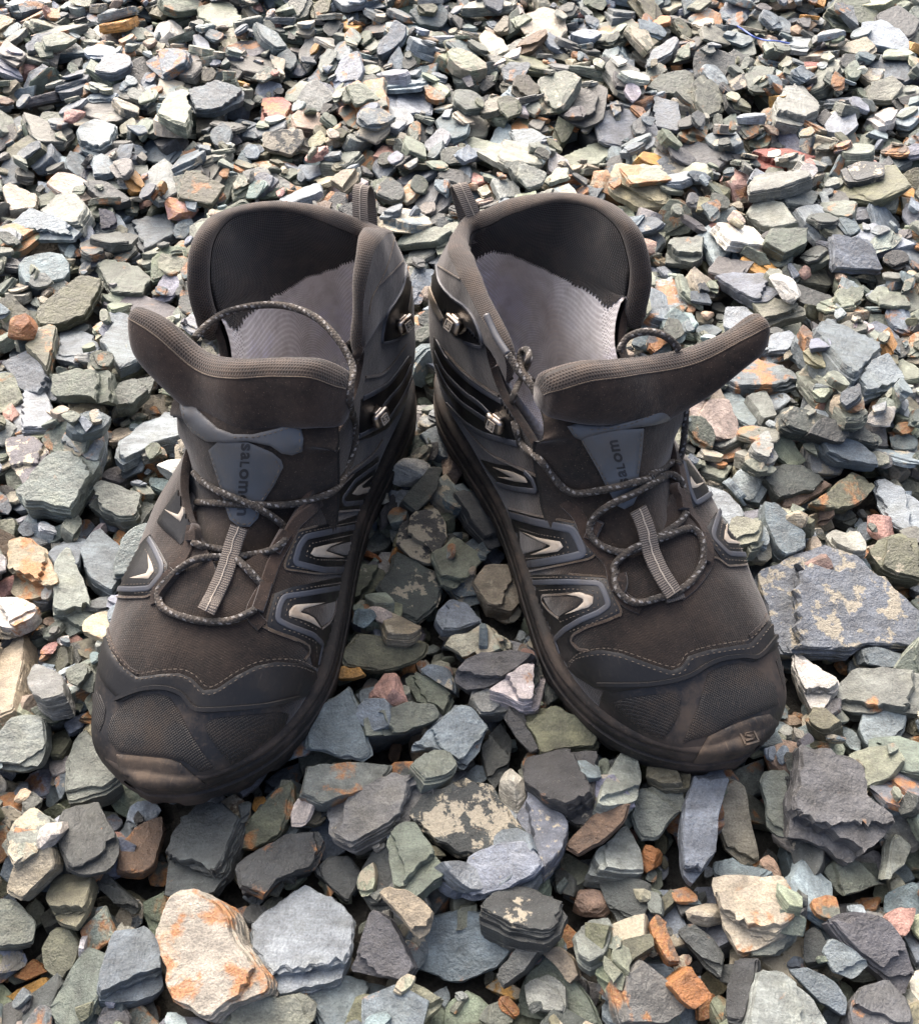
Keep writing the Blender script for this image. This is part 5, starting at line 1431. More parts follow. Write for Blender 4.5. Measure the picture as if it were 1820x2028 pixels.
SLETTER = [(0, 0, 1, 0, .12), (1, 0, 1, 1, .12), (1, 1, 0, 1, .12), (0, 1, 0, 0, .12),            # square frame
           (.78, .74, .30, .74, .13), (.30, .74, .30, .58, .13), (.30, .58, .74, .40, .13), (.74, .40, .74, .26, .13), (.74, .26, .22, .26, .13)]
def emblem(s, name, C, ex, ey, ez, size, mat, parent, hgt=.4):
    """angular letter in a square frame, raised bars; ex, ey in the plane, ez outwards (all world)"""
    W, F = [], []
    for x0, y0, x1, y1, t in SLETTER:
        a = np.array([x0, y0]); c = np.array([x1, y1]); d = (c - a) / np.linalg.norm(c - a); p = np.array([-d[1], d[0]]) * t / 2
        a = a - d * t / 2; c = c + d * t / 2
        o = len(W)
        for h_ in (-.3, hgt):
            for q in (a - p, c - p, c + p, a + p):
                W.append(C + (ex * (q[0] - .5) + ey * (q[1] - .5)) * size / 1000 + ez * h_ / 1000)
        F += [tuple(o + i for i in f) for f in ((4, 5, 6, 7), (0, 1, 5, 4), (1, 2, 6, 5), (2, 3, 7, 6), (3, 0, 4, 7))]
    return s.part(name, np.array(W), F, mat, parent, smooth=False)
def rounded_block(lx, ly, lz, r, n=4):
    bm = bmesh.new(); bmesh.ops.create_cube(bm, size=1)
    for v in bm.verts: v.co = Vector((v.co.x * lx, v.co.y * ly, v.co.z * lz))
    bmesh.ops.bevel(bm, geom=bm.edges[:], offset=r, segments=n, profile=.5, affect='EDGES')
    V = np.array([v.co[:] for v in bm.verts]); F = [tuple(v.index for v in f.verts) for f in bm.faces]
    bm.free(); return V, F
def lace_hook(s, u, v, big=1.02):
    h = s.hit(u, v, ('upper',))
    if h is None: return
    P, N, _ = h
    Ez = unit(N + .55 * unit(CAM - P))
    upv = np.array([0, 0, 1.0]); Ey = unit(upv - Ez * (upv @ Ez)); Ex = np.cross(Ey, Ez)
    M3 = np.array([Ex, Ey, Ez]).T
    # base plate
    bm = bmesh.new(); bmesh.ops.create_cone(bm, segments=24, radius1=6.2, radius2=5.4, depth=1.6, cap_ends=True)
    V = np.array([v_.co[:] for v_ in bm.verts]); F = [tuple(v_.index for v_ in f.verts) for f in bm.faces]; bm.free()
    V[:, 1] *= 1.25
    o = s.part('lace_hook', P + (V * big / 1000) @ M3.T, F, M_METAL, smooth=False)
    # bent tongue of the hook: stem then lip
    V, F = rounded_block(7, 4.5, 6, 1.2)
    s.part('stem', P + ((V + [0, 1.5, 3]) * big / 1000) @ M3.T, F, M_METAL, o)
    V, F = rounded_block(13.0, 9.0, 4.4, 2.15, 6)
    V[:, 2] += -.02 * V[:, 0] ** 2 + .012 * (V[:, 1] - 4) * abs(V[:, 1] - 4)
    s.part('head', P + ((V + [0, -1.5, 6.2]) * big / 1000) @ M3.T, F, M_METAL, o)
    emblem(s, 'emblem', P + M3 @ (np.array([0, -2.2, 8.35]) * big / 1000), Ex, Ey, Ez, 5.2 * big, M_CHEV, o, .3)

def text_label(s, parent, base, top, capdir, height, keys=('label',)):
    """the word on the tongue label: per letter outlines laid on the label"""
    cu = bpy.data.curves.new('word', 'FONT'); letters = 'salomon'
    W, F = [], []
    pen = 0.0
    base, top, capdir = np.array(base, float), np.array(top, float), np.array(capdir, float)
    d = unit(top - base)
    for ch in letters:
        cu.body = 'L' if ch == 'l' else ch
        cu.offset = .028
        to = bpy.data.objects.new('word', cu); COL.objects.link(to)
        dg = bpy.context.evaluated_depsgraph_get(); dg.update()
        me = to.evaluated_get(dg).to_mesh()
        V = np.array([v.co[:2] for v in me.vertices]); FF = [tuple(p.vertices) for p in me.polygons]
        to.evaluated_get(dg).to_mesh_clear()
        bpy.data.objects.remove(to)
        x0, y0 = V.min(0); x1, y1 = V.max(0)
        wd = {'s': .78, 'a': .82, 'l': .62, 'o': 1.12, 'm': 1.35, 'n': .95}[ch]
        V = np.c_[(V[:, 0] - x0) / (x1 - x0) * wd, (V[:, 1] - y0) / (y1 - y0)]
        o = len(W); ok = True
        P3 = []
        for a, c in V:
            p = base + d * (pen + a) * height + capdir * c * height
            h = s.hit(p[0], p[1], keys)
            if h is None: ok = False; break
            P3.append(h[0] + h[1] * .00018)
        if ok:
            W += P3; F += [tuple(o + i for i in f) for f in FF]
        pen += wd + .17
    bpy.data.curves.remove(cu)
    if W:
        W = np.array(W)
        F2 = []
        for f in F:
            a, b_, c = W[list(f[:3])]
            F2.append(f if np.cross(b_ - a, c - a) @ (CAM - a) > 0 else f[::-1])
        s.part('lettering', W, F2, M_INK, parent, smooth=False)

def pull_tab(s, y0, lean):
    b = s.b
    P = [(2, y0, 134), (-3, y0, 144), (-9, y0 + lean * .5, 153), (-17, y0 + lean, 161), (-22, y0 + lean, 162), (-25, y0 + lean * .8, 157), (-23, y0 + lean * .4, 146), (-18, y0, 134), (-13, y0, 122)]
    P = catmull(P, 60)
    T = unit(np.gradient(P, axis=0)); S = np.tile([0, 1.0, 0], (60, 1)); N = unit(np.cross(T, S))
    prof = [(-4.9, -.4), (-4.9, .4), (4.9, .4), (4.9, -.4)]
    L = arclen(P)
    G = np.array([P + S * a + N * c for a, c in prof] + [P + S * prof[0][0] + N * prof[0][1]]).transpose(1, 0, 2)
    U = np.zeros((60, 5, 3)); U[..., 0] = L[:, None]; U[..., 1] = np.array([-5.6, -5.6, 5.6, 5.6, -5.6])[None]
    W = b2w(b, G.reshape(-1, 3))
    o = s.part('pull_tab', W, grid_faces(60, 5), M_WEB, smooth=False, uv=U.reshape(-1, 3), flip=not s.flip)
    # pale thread down the middle, on the front face
    k = 1 if (N[20] @ np.array([1, 0, .3])) > 0 else -1
    st = P[6:36] + N[6:36] * k * .75
    s.tube('thread', b2w(b, st), .35, M_THREADP, o, seg=5)

def throat_strip(s, zone, pts, w0, gap):
    P = s.lift(resample(px(zone, pts), step=4), 7.0, ('tongue', 'upper'))
    for _ in range(4): P[1:-1] = .25 * P[:-2] + .5 * P[1:-1] + .25 * P[2:]
    T = unit(np.gradient(P, axis=0))
    side = np.tile(boot_axes(s.b)[2] * (1 if s.b == 'L' else -1), (len(P), 1))
    N = unit(np.cross(side, T)); N = N * np.sign(np.sum(N * (CAM - P), axis=1, keepdims=True))
    o = s.ribbon('webbing_strip', None, 9.5, 1.1, M_WEB, P=P.copy(), N=N.copy())
    if o is None: return
    S = unit(np.cross(T, N)); r = random.Random(4)
    mid = P + N * .0013 + S * np.array([r.uniform(-.0005, .0005) for _ in P])[:, None]
    s.tube('thread', mid, .4, M_THREADP, o, seg=5)

def common(s):
    s.body(); make_tongue(s)

# ------------------------------------------------------------------ LEFT BOOT
s = bootL = Boot('L', 'hiking_boot', 'worn dark brown hiking boot on the left, tongue flopped towards the left edge', 'pair of worn hiking boots')
common(s)
K = ('upper',)
# toe cap and mudguard
s.drape('mudguard', px('C', [(128, 800), (150, 880), (172, 960), (230, 1045), (310, 1105), (420, 1090), (520, 1085), (580, 1110), (640, 1170), (700, 1165), (800, 1098), (900, 1048), (1000, 1028), (1100, 1035), (1175, 1060), (1225, 1095), (1150, 1200), (1000, 1240), (900, 1262), (800, 1275), (650, 1285), (585, 1262), (530, 1205), (440, 1170), (330, 1180), (230, 1230), (150, 1150), (90, 1040), (95, 900)]), 1.3, M_MUD)
s.drape('toe_panel', px('C', [(160, 1360), (180, 1300), (230, 1245), (310, 1205), (400, 1188), (465, 1205), (515, 1275), (560, 1370), (630, 1480), (690, 1560), (620, 1580), (540, 1525), (430, 1500), (300, 1490), (210, 1475), (165, 1420)]), .8, M_RUBG, s.o_toe)
s.drape('toe_panel', px('C', [(645, 1345), (665, 1322), (720, 1308), (850, 1295), (1000, 1283), (1062, 1285), (1050, 1330), (950, 1420), (860, 1490), (775, 1538), (715, 1475), (660, 1395)]), .8, M_RUBG, s.o_toe)
s.drape('toe_panel', px('C', [(85, 1140), (125, 1200), (150, 1265), (140, 1330), (118, 1380), (85, 1330), (70, 1240)]), .8, M_RUBG, s.o_toe)
s.drape('toe_bumper', px('C', [(205, 1490), (330, 1500), (470, 1515), (525, 1535), (560, 1570), (600, 1605), (650, 1640), (600, 1668), (500, 1672), (380, 1665), (290, 1640), (220, 1580)]), 1.4, M_BUMP, s.o_toe, keys=('upper', 'sole'))
s.ribbon('mudguard_ridge', px('C', [(200, 1215), (330, 1165), (440, 1155), (530, 1185), (590, 1255), (660, 1265), (800, 1255), (950, 1238), (1100, 1200)]), 2.2, 1.6, M_MUD, smooth=True, base=.8)
s.stitch([px('C', [(178, 900), (205, 975), (250, 1040), (315, 1085), (420, 1070), (530, 1065), (600, 1095), (655, 1150), (705, 1140), (800, 1078), (900, 1030), (1000, 1012), (1110, 1020), (1190, 1060)]),
          px('C', [(165, 905), (192, 985), (240, 1055), (312, 1112), (420, 1100), (520, 1098), (575, 1125), (635, 1185), (700, 1182), (800, 1118), (900, 1066), (1000, 1045), (1100, 1050), (1180, 1080)])], base=1.4)
def bumper_emblem(s, pts, size, ang):
    for (u, v) in pts:
        h = s.hit(u, v, ('upper', 'sole'))
        if h is None: continue
        Ez = h[1]; Ex = RT * math.cos(ang) + UP * math.sin(ang); Ex = unit(Ex - Ez * (Ex @ Ez)); Ey = np.cross(Ez, Ex)
        emblem(s, 'emblem', h[0] + Ez * .0021, Ex, Ey, Ez, size, M_BUMP, s.o_toe, .25)
# vamp panel edge
s.ribbon('vamp_edge', px('C', [(200, 705), (165, 760), (158, 830), (172, 920), (215, 1000), (265, 1060), (310, 1085)]), 2.0, .8, M_SUEDE, smooth=True)
s.ribbon('vamp_edge', px('C', [(930, 850), (1010, 885), (1100, 915), (1160, 945), (1165, 985), (1140, 1020)]), 1.5, .9, M_EDGE)
# lateral chevron panels
s.drape('side_overlay', px('C', [(985, 690), (1075, 655), (1200, 630), (1380, 590), (1365, 760), (1345, 860), (1320, 960), (1290, 1020), (1240, 1075), (1180, 1050), (1168, 985), (1110, 925), (955, 865), (945, 845)]), .9, M_TPU)
s.drape('side_overlay', px('C', [(1100, 380), (1200, 352), (1320, 325), (1430, 285), (1410, 400), (1395, 575), (1360, 600), (1200, 585), (1040, 562), (1045, 530), (1085, 440)]), .9, M_TPU)
s.drape('side_overlay', px('C', [(1245, 240), (1310, 160), (1380, 95), (1480, 25), (1510, 0), (1500, 110), (1460, 215), (1430, 265), (1300, 275), (1240, 275)]), .9, M_TPU)
for pts, wd in (([(1375, 648), (1200, 678), (1035, 705), (1012, 755), (1002, 820), (1060, 850), (1180, 895), (1225, 940), (1205, 1040)], 3.0),
                ([(1405, 350), (1280, 375), (1142, 405), (1110, 455), (1088, 535), (1135, 548), (1230, 570), (1380, 565)], 3.4),
                ([(1500, 40), (1385, 125), (1322, 215), (1335, 240), (1440, 228)], 3.0)):
    s.ribbon('grey_stripe', px('C', pts), wd, .45, M_STRIPE, base=.9)
for poly in ([(1232, 733), (1160, 738), (1085, 748), (1060, 775), (1060, 803), (1110, 815), (1160, 832), (1215, 862), (1180, 812), (1150, 795), (1112, 785), (1130, 768), (1170, 752)],
             [(1322, 427), (1240, 445), (1182, 460), (1165, 490), (1185, 503), (1250, 508), (1335, 507), (1275, 488), (1238, 476), (1262, 452)],
             [(1473, 98), (1400, 150), (1372, 188), (1395, 195), (1450, 180), (1470, 150), (1425, 160), (1418, 148)]):
    s.drape('cream_chevron', px('C', poly), .7, M_CHEV, step=2.5, base=.9)
for poly in ([(1237, 740), (1290, 726), (1282, 780), (1262, 825), (1220, 850), (1185, 805), (1150, 785), (1120, 780), (1140, 765), (1180, 752)],
             [(1328, 436), (1375, 425), (1375, 490), (1335, 495), (1275, 480), (1248, 472), (1268, 455)]):
    s.drape('textile_window', px('C', poly), .4, M_TEXT, step=3, base=.85)
s.ribbon('overlay_edge', px('C', [(1290, 724), (1284, 780), (1262, 828), (1218, 864)]), 1.2, .5, M_EDGE, base=.9)
s.ribbon('overlay_edge', px('C', [(1395, 580), (1200, 588), (1040, 566), (1042, 530), (1082, 440), (1100, 378), (1200, 350)]), 1.1, .9, M_EDGE)
s.ribbon('overlay_edge', px('C', [(985, 690), (962, 770), (945, 845), (955, 868), (1100, 922)]), 1.1, .9, M_EDGE)
s.ribbon('overlay_edge', px('C', [(1420, 268), (1300, 278), (1240, 278), (1248, 240), (1310, 160), (1380, 92)]), 1.1, .9, M_EDGE)
s.stitch([px('C', p) for p in ([(1365, 625), (1200, 652), (1085, 672), (1010, 700), (985, 770), (972, 845)], [(1030, 865), (1100, 885), (1190, 930), (1195, 1010)], [(1300, 660), (1130, 700), (1062, 725), (1040, 800), (1120, 832), (1200, 872)],
         [(1400, 325), (1280, 350), (1125, 385), (1085, 440), (1062, 530), (1055, 550), (1200, 575), (1380, 582)], [(1380, 390), (1250, 420), (1165, 440), (1140, 500), (1200, 520), (1350, 520)])], smooth=False, base=1.0)
# medial chevrons (near edge of the shoe in the picture)
s.drape('side_overlay', px('C', [(420, 300), (470, 225), (530, 140), (575, 80), (590, 110), (590, 280), (555, 405), (525, 445), (440, 370), (405, 330)]), .9, M_TPU)
s.drape('side_overlay', px('C', [(215, 690), (190, 660), (260, 520), (340, 420), (372, 390), (420, 470), (460, 545), (455, 600), (390, 690), (360, 700)]), .9, M_TPU)
s.ribbon('grey_stripe', px('C', [(572, 95), (573, 270), (550, 340), (525, 398), (470, 352), (425, 312)]), 3.0, .45, M_STRIPE, base=.9)
s.ribbon('grey_stripe', px('C', [(368, 415), (400, 475), (432, 545), (432, 590), (372, 662), (290, 668), (195, 665)]), 3.0, .45, M_STRIPE, base=.9)
for poly in ([(543, 243), (546, 290), (528, 330), (490, 300), (448, 268), (500, 290), (518, 295), (530, 275)], [(365, 495), (385, 540), (396, 580), (368, 616), (275, 612), (320, 600), (358, 590), (370, 565)]):
    s.drape('cream_chevron', px('C', poly), .7, M_CHEV, step=2.5, base=.9)
s.stitch([px('C', p) for p in ([(545, 110), (545, 240)], [(400, 450), (448, 545), (448, 600), (385, 680), (280, 690)], [(350, 470), (410, 570), (370, 640), (240, 645)])], smooth=False, base=1.0)
s.ribbon('overlay_edge', px('C', [(180, 700), (250, 708), (355, 706), (400, 680), (440, 640)]), 1.3, 1.0, M_EDGE)
# eyestay facing
s.ribbon('eyestay', px('C', [(930, 850), (880, 790), (905, 720), (950, 640), (985, 540), (1020, 470), (1060, 400), (1100, 330), (1180, 260), (1250, 190), (1300, 130)]), 7, 1.3, M_SUEDE, smooth=True)
s.ribbon('eyestay', px('C', [(400, 740), (405, 660), (470, 590), (545, 500), (572, 400), (580, 280), (570, 180), (558, 100)]), 6, 1.3, M_SUEDE, smooth=True)
# ankle film, stripes, seams
s.drape('ankle_overlay', px('E', [(690, 715), (655, 900), (600, 1000), (548, 1085), (516, 1245), (535, 1272), (640, 1235), (700, 1205), (722, 1000), (722, 760)]), .9, M_TPU)
s.ribbon('overlay_edge', px('E', [(682, 720), (658, 890), (600, 1000), (548, 1085), (516, 1250), (540, 1272), (640, 1238)]), 1.4, 1.0, M_STRIPE, smooth=True, base=.4)
s.ribbon('cream_chevron', px('E', [(712, 900), (704, 960), (694, 1010), (690, 1050)]), 2.2, .5, M_CHEV, base=.9)
s.drape('quarter_overlay', px('E', [(715, 1360), (660, 1410), (560, 1545), (380, 1650), (362, 1925), (450, 1900), (560, 1840), (660, 1700), (715, 1560)]), .8, M_TPU)
for pts in ([(690, 1370), (640, 1440), (560, 1540), (470, 1600), (392, 1640)], [(708, 1420), (650, 1540), (575, 1630), (520, 1700), (515, 1765)], [(715, 1500), (660, 1620), (600, 1720), (540, 1800), (440, 1855), (362, 1895)]):
    s.ribbon('grey_stripe', px('E', pts), 3.0, .5, M_STRIPE, smooth=True, base=.8)
s.ribbon('seam', px('E', [(612, 520), (590, 640), (545, 790), (490, 900), (450, 980), (435, 1080)]), .9, .5, M_EDGE, smooth=True)
s.ribbon('seam', px('E', [(672, 715), (580, 810), (490, 895)]), .9, .5, M_EDGE, smooth=True)
s.ribbon('seam', px('E', [(410, 1500), (520, 1480), (600, 1400), (680, 1290)]), 1.6, .7, M_EDGE, smooth=True)
s.ribbon('seam', px('F', [(520, 300), (470, 380), (390, 450), (300, 520), (240, 600), (150, 730)]), 1.5, .8, M_EDGE, smooth=True)
lace_hook(s, *px('E', [(628, 1125)])[0]); lace_hook(s, *px('E', [(462, 1745)])[0])
# tongue label
lab = s.drape('tongue_label', px('G', [(890, 975), (922, 1080), (960, 1200), (1000, 1350), (1030, 1440), (1088, 1487), (1160, 1487), (1215, 1430), (1242, 1330), (1320, 1210), (1384, 1085), (1370, 1040), (1310, 990), (1150, 922), (950, 918)]), 1.0, M_LABEL, s.o_tongue, keys=('tongue',), step=3.0, edge=.7, label='grey leatherette tongue label with dark lettering')
s.drape('label_wing', px('G', [(705, 640), (760, 655), (850, 740), (950, 830), (1050, 868), (1180, 870), (1300, 842), (1420, 808), (1500, 828), (1518, 900), (1510, 975), (1440, 1003), (1370, 992), (1300, 945), (1150, 915), (1000, 922), (880, 912), (790, 855), (730, 775), (702, 700)]), 1.7, M_LABEL, s.o_tongue, keys=('tongue',), step=3.0, edge=.7)
def add_label_bvh(s, o):
    W = np.array([s.M @ v.co for v in o.data.vertices]); s.bvh('label', W, [tuple(p.vertices) for p in o.data.polygons])
add_label_bvh(s, lab)
text_label(s, lab, px('G', [(1103, 930)])[0], px('G', [(1078, 1330)])[0], (1, 0.04), 62 * .2968)
s.stitch([px('G', p) for p in ([(912, 985), (945, 1090), (982, 1210), (1020, 1350), (1048, 1428), (1095, 1468), (1158, 1468), (1198, 1420), (1225, 1325), (1300, 1205), (1360, 1085), (1320, 1010)], [(720, 660), (740, 760), (800, 835), (880, 890)], [(1060, 888), (1200, 888), (1320, 860), (1430, 825), (1490, 845), (1495, 960), (1440, 985)])], s.o_tongue, keys=('tongue',), smooth=False, base=1.9)
throat_strip(s, 'C', [(815, 355), (800, 400), (785, 440), (770, 500), (740, 590), (700, 680), (650, 775)], 9, 0)
pull_tab(s, -3, -4)
# laces
LK = ('upper', 'tongue', 'pad')
def lace(s, pts3, name='lace', r=2.0): return s.tube(name, pts3, r, M_LACE, s_lace.get(s.b), seg=10)
s_lace = {}
P1 = s.lift(px('C', [(895, 765), (850, 792), (760, 825), (640, 826), (520, 800), (430, 755), (408, 690), (430, 640), (480, 595), (530, 555), (600, 516), (700, 505), (800, 502), (900, 490), (985, 465), (1040, 425), (1048, 370), (1000, 318), (910, 262), (800, 215), (700, 172), (630, 130), (590, 85)]), [3, 3.5, 3, 2.5, 2.5, 3, 3.5, 3, 3, 4, 5.5, 6, 6, 5, 4, 4, 4.5, 5, 6, 6, 5, 4, 3], LK)
s_lace['L'] = None
s_lace['L'] = lace(s, P1)
lace(s, s.lift(px('C', [(585, 430), (620, 448), (690, 462), (760, 478), (830, 540), (890, 600), (935, 650)]), [3, 2.5, 2.5, 2.5, 3, 3, 2], LK))
up = s.lift(px('C', [(600, 232), (690, 236), (850, 243), (1000, 247), (1100, 238), (1200, 212)]), [3, 3, 3, 3, 3.5, 3], LK)
up2 = s.lift(px('A', [(1290, 1615), (1340, 1545), (1378, 1440), (1396, 1350), (1388, 1250), (1368, 1180)]), [3, 4, 4, 4, 5, 4], LK)
mid = [inv_y('L', *px('A', [(1372, 1080)])[0], 44), inv_y('L', *px('A', [(1378, 985)])[0], 40), inv_y('L', *px('A', [(1300, 850)])[0], 28), inv_y('L', *px('A', [(1190, 745)])[0], 12), inv_y('L', *px('A', [(1050, 693)])[0], -8), inv_y('L', *px('A', [(900, 690)])[0], -25), inv_y('L', *px('A', [(750, 725)])[0], -40), inv_y('L', *px('A', [(650, 790)])[0], -46), inv_y('L', *px('A', [(590, 855)])[0], -48)]
lace(s, np.vstack([up, up2, b2w('L', mid)]))
# textile loops that carry the lace
for pts in ([(905, 775), (930, 700), (945, 640)], [(1045, 380), (1010, 440), (990, 480)], [(590, 290), (592, 360), (588, 430)], [(415, 700), (440, 650), (500, 580)]):
    s.ribbon('lace_loop', px('C', pts), 6.5, 3.2, M_SUEDE, keys=LK, smooth=True, base=.6)

# ------------------------------------------------------------------ RIGHT BOOT
s = bootR = Boot('R', 'hiking_boot', 'worn dark brown hiking boot on the right, tongue flopped towards the right edge', 'pair of worn hiking boots')
common(s)
s.drape('mudguard', px('D', [(625, 1050), (640, 1020), (680, 985), (800, 968), (900, 985), (1050, 1040), (1150, 1072), (1200, 1052), (1235, 1000), (1330, 970), (1450, 952), (1540, 938), (1600, 870), (1660, 800), (1690, 760), (1735, 830), (1745, 960), (1700, 940), (1600, 1010), (1560, 1030), (1480, 1015), (1400, 1030), (1330, 1065), (1250, 1110), (1130, 1145), (1000, 1160), (860, 1180), (760, 1150), (680, 1100)]), 1.3, M_MUD)
s.drape('toe_panel', px('D', [(1335, 1085), (1420, 1045), (1500, 1035), (1600, 1075), (1665, 1150), (1685, 1240), (1600, 1275), (1450, 1335), (1350, 1395), (1260, 1415), (1205, 1438), (1245, 1350), (1290, 1240), (1320, 1140)]), .8, M_RUBG, s.o_toe)
s.drape('toe_panel', px('D', [(845, 1235), (930, 1210), (1050, 1195), (1175, 1185), (1198, 1212), (1190, 1290), (1150, 1365), (1108, 1420), (1000, 1365), (910, 1300)]), .8, M_RUBG, s.o_toe)
s.drape('toe_panel', px('D', [(1672, 1025), (1725, 965), (1745, 1010), (1738, 1090), (1712, 1170), (1700, 1120)]), .8, M_RUBG, s.o_toe)
s.drape('toe_bumper', px('D', [(1335, 1400), (1450, 1345), (1560, 1305), (1640, 1290), (1685, 1330), (1660, 1400), (1560, 1475), (1400, 1525), (1260, 1535), (1290, 1480)]), 1.4, M_BUMP, s.o_toe, keys=('upper', 'sole'))
bumper_emblem(s, px('D', [(1530, 1405)]), 8, .35)
s.ribbon('mudguard_ridge', px('D', [(790, 1135), (1000, 1138), (1130, 1125), (1240, 1095), (1320, 1045), (1400, 1012), (1500, 1000), (1580, 1000), (1660, 910), (1712, 840)]), 2.2, 1.6, M_MUD, smooth=True, base=.8)
s.stitch([px('D', [(655, 1025), (700, 985), (800, 958), (900, 970), (1050, 1022), (1150, 1052), (1190, 1035), (1225, 985), (1330, 950), (1450, 930), (1535, 915), (1600, 850), (1650, 780)]),
          px('D', [(650, 1050), (690, 1008), (800, 990), (900, 1005), (1050, 1060), (1150, 1092), (1215, 1070), (1250, 1015), (1340, 988), (1450, 970), (1550, 955), (1610, 885), (1668, 815)])], base=1.4)
s.ribbon('vamp_edge', px('D', [(900, 790), (830, 822), (740, 850), (665, 890), (652, 925), (690, 968), (740, 972)]), 1.6, .9, M_EDGE)
s.ribbon('vamp_edge', px('D', [(1590, 560), (1635, 640), (1650, 720), (1610, 830), (1540, 900)]), 2.0, .8, M_SUEDE, smooth=True)
s.drape('side_overlay', px('D', [(425, 595), (640, 592), (830, 608), (848, 660), (905, 780), (890, 802), (760, 850), (660, 892), (648, 930), (690, 975), (640, 1045), (560, 960), (510, 840), (460, 720)]), .9, M_TPU)
s.drape('side_overlay', px('D', [(335, 262), (480, 300), (690, 338), (722, 400), (778, 490), (742, 512), (600, 542), (420, 572), (395, 450)]), .9, M_TPU)
s.drape('side_overlay', px('F', [(1180, 430), (1290, 460), (1420, 480), (1560, 560), (1600, 650), (1420, 640), (1340, 620), (1240, 520)]), .9, M_TPU)
for pts, wd in (([(438, 632), (640, 628), (798, 640), (822, 690), (842, 745), (792, 782), (700, 820), (622, 868), (575, 915), (600, 985)], 3.0),
                ([(355, 295), (480, 330), (660, 368), (690, 420), (718, 490), (645, 508), (520, 530), (425, 542)], 4.2)):
    s.ribbon('grey_stripe', px('D', pts), wd, .45, M_STRIPE, base=.9)
s.ribbon('grey_stripe', px('F', [(1290, 590), (1420, 622), (1560, 640), (1530, 560), (1480, 510)]), 3.0, .45, M_STRIPE, base=.9)
for z, poly in (('D', [(588, 690), (700, 684), (766, 700), (762, 738), (742, 757), (690, 772), (628, 792), (690, 758), (718, 730), (718, 716), (680, 702)]),
                ('D', [(418, 380), (500, 410), (602, 428), (617, 455), (592, 477), (530, 487), (455, 493), (520, 468), (556, 453), (552, 446), (500, 425)]),
                ('F', [(1272, 478), (1400, 508), (1482, 545), (1502, 582), (1420, 573), (1300, 542), (1405, 548)])):
    s.drape('cream_chevron', px(z, poly), .7, M_CHEV, step=2.5, base=.9)
for poly in ([(515, 700), (580, 697), (670, 708), (708, 720), (705, 735), (680, 755), (615, 790), (590, 808), (545, 755)], [(400, 372), (440, 400), (540, 440), (520, 460), (420, 488), (405, 450)]):
    s.drape('textile_window', px('D', poly), .4, M_TEXT, step=3, base=.85)
s.ribbon('overlay_edge', px('D', [(765, 700), (640, 690), (515, 696), (512, 725), (545, 770), (598, 812)]), 1.3, .5, M_EDGE, base=.9)
s.ribbon('overlay_edge', px('D', [(440, 576), (600, 545), (745, 514), (778, 492), (722, 400), (690, 336), (480, 298), (345, 262)]), 1.2, .9, M_EDGE)
s.ribbon('overlay_edge', px('D', [(640, 590), (832, 606), (850, 660), (905, 780), (892, 802)]), 1.2, .9, M_EDGE)
s.stitch([px('D', p) for p in ([(440, 608), (640, 606), (820, 622), (850, 690), (880, 775), (760, 835), (640, 880)], [(500, 672), (650, 665), (785, 680), (790, 750), (700, 790), (600, 830)], [(360, 280), (500, 320), (680, 352), (712, 410), (752, 488), (600, 525), (430, 555)], [(400, 360), (500, 392), (625, 415), (648, 480), (540, 505), (430, 512)])], smooth=False, base=1.0)
s.drape('side_overlay', px('D', [(1185, 20), (1230, 20), (1290, 100), (1345, 180), (1290, 245), (1255, 262), (1225, 180)]), .9, M_TPU)
s.drape('side_overlay', px('D', [(1310, 390), (1350, 320), (1388, 258), (1440, 320), (1520, 420), (1590, 520), (1440, 555), (1410, 530)]), .9, M_TPU)
s.ribbon('grey_stripe', px('D', [(1208, 30), (1240, 170), (1268, 240), (1310, 215), (1345, 190)]), 3.0, .45, M_STRIPE, base=.9)
s.ribbon('grey_stripe', px('D', [(1390, 275), (1355, 388), (1362, 420), (1432, 490), (1500, 495), (1575, 498)]), 3.0, .45, M_STRIPE, base=.9)
for poly in ([(1240, 105), (1252, 125), (1268, 145), (1308, 134), (1275, 160), (1250, 165), (1238, 140)], [(1425, 343), (1422, 390), (1440, 420), (1508, 444), (1428, 440), (1408, 420), (1412, 380)]):
    s.drape('cream_chevron', px('D', poly), .7, M_CHEV, step=2.5, base=.9)
s.stitch([px('D', p) for p in ([(1332, 400), (1420, 520), (1560, 530)], [(1400, 330), (1385, 410), (1440, 465), (1540, 468)])], smooth=False, base=1.0)
s.ribbon('overlay_edge', px('D', [(1310, 500), (1380, 510), (1430, 552), (1520, 545), (1575, 525)]), 1.3, 1.0, M_EDGE)
s.ribbon('eyestay', px('D', [(470, 20), (540, 130), (600, 210), (690, 300), (730, 400), (790, 470), (850, 540), (870, 640), (920, 720), (1000, 760)]), 7, 1.3, M_SUEDE, smooth=True)
s.ribbon('eyestay', px('D', [(1190, 40), (1215, 160), (1240, 270), (1300, 350), (1335, 450), (1330, 540), (1260, 640), (1190, 700)]), 6, 1.3, M_SUEDE, smooth=True)
s.drape('ankle_overlay', px('E', [(885, 750), (900, 860), (960, 935), (1060, 1018), (1135, 1110), (1197, 1292), (1100, 1268), (1000, 1225), (945, 1150), (880, 1010), (835, 880), (835, 760)]), .9, M_TPU)
s.ribbon('overlay_edge', px('E', [(888, 755), (912, 870), (990, 965), (1080, 1032), (1145, 1125), (1195, 1290), (1080, 1268)]), 1.5, 1.0, M_STRIPE, smooth=True, base=.4)
s.drape('cream_chevron', px('E', [(832, 860), (870, 960), (905, 1030), (942, 1108), (918, 1128), (868, 1040), (835, 960)]), .7, M_CHEV, step=2.5, base=.9)
s.drape('quarter_overlay', px('E', [(870, 1230), (1000, 1400), (1200, 1578), (1392, 1690), (1410, 1920), (1200, 1870), (1060, 1790), (930, 1570), (865, 1400)]), .8, M_TPU)
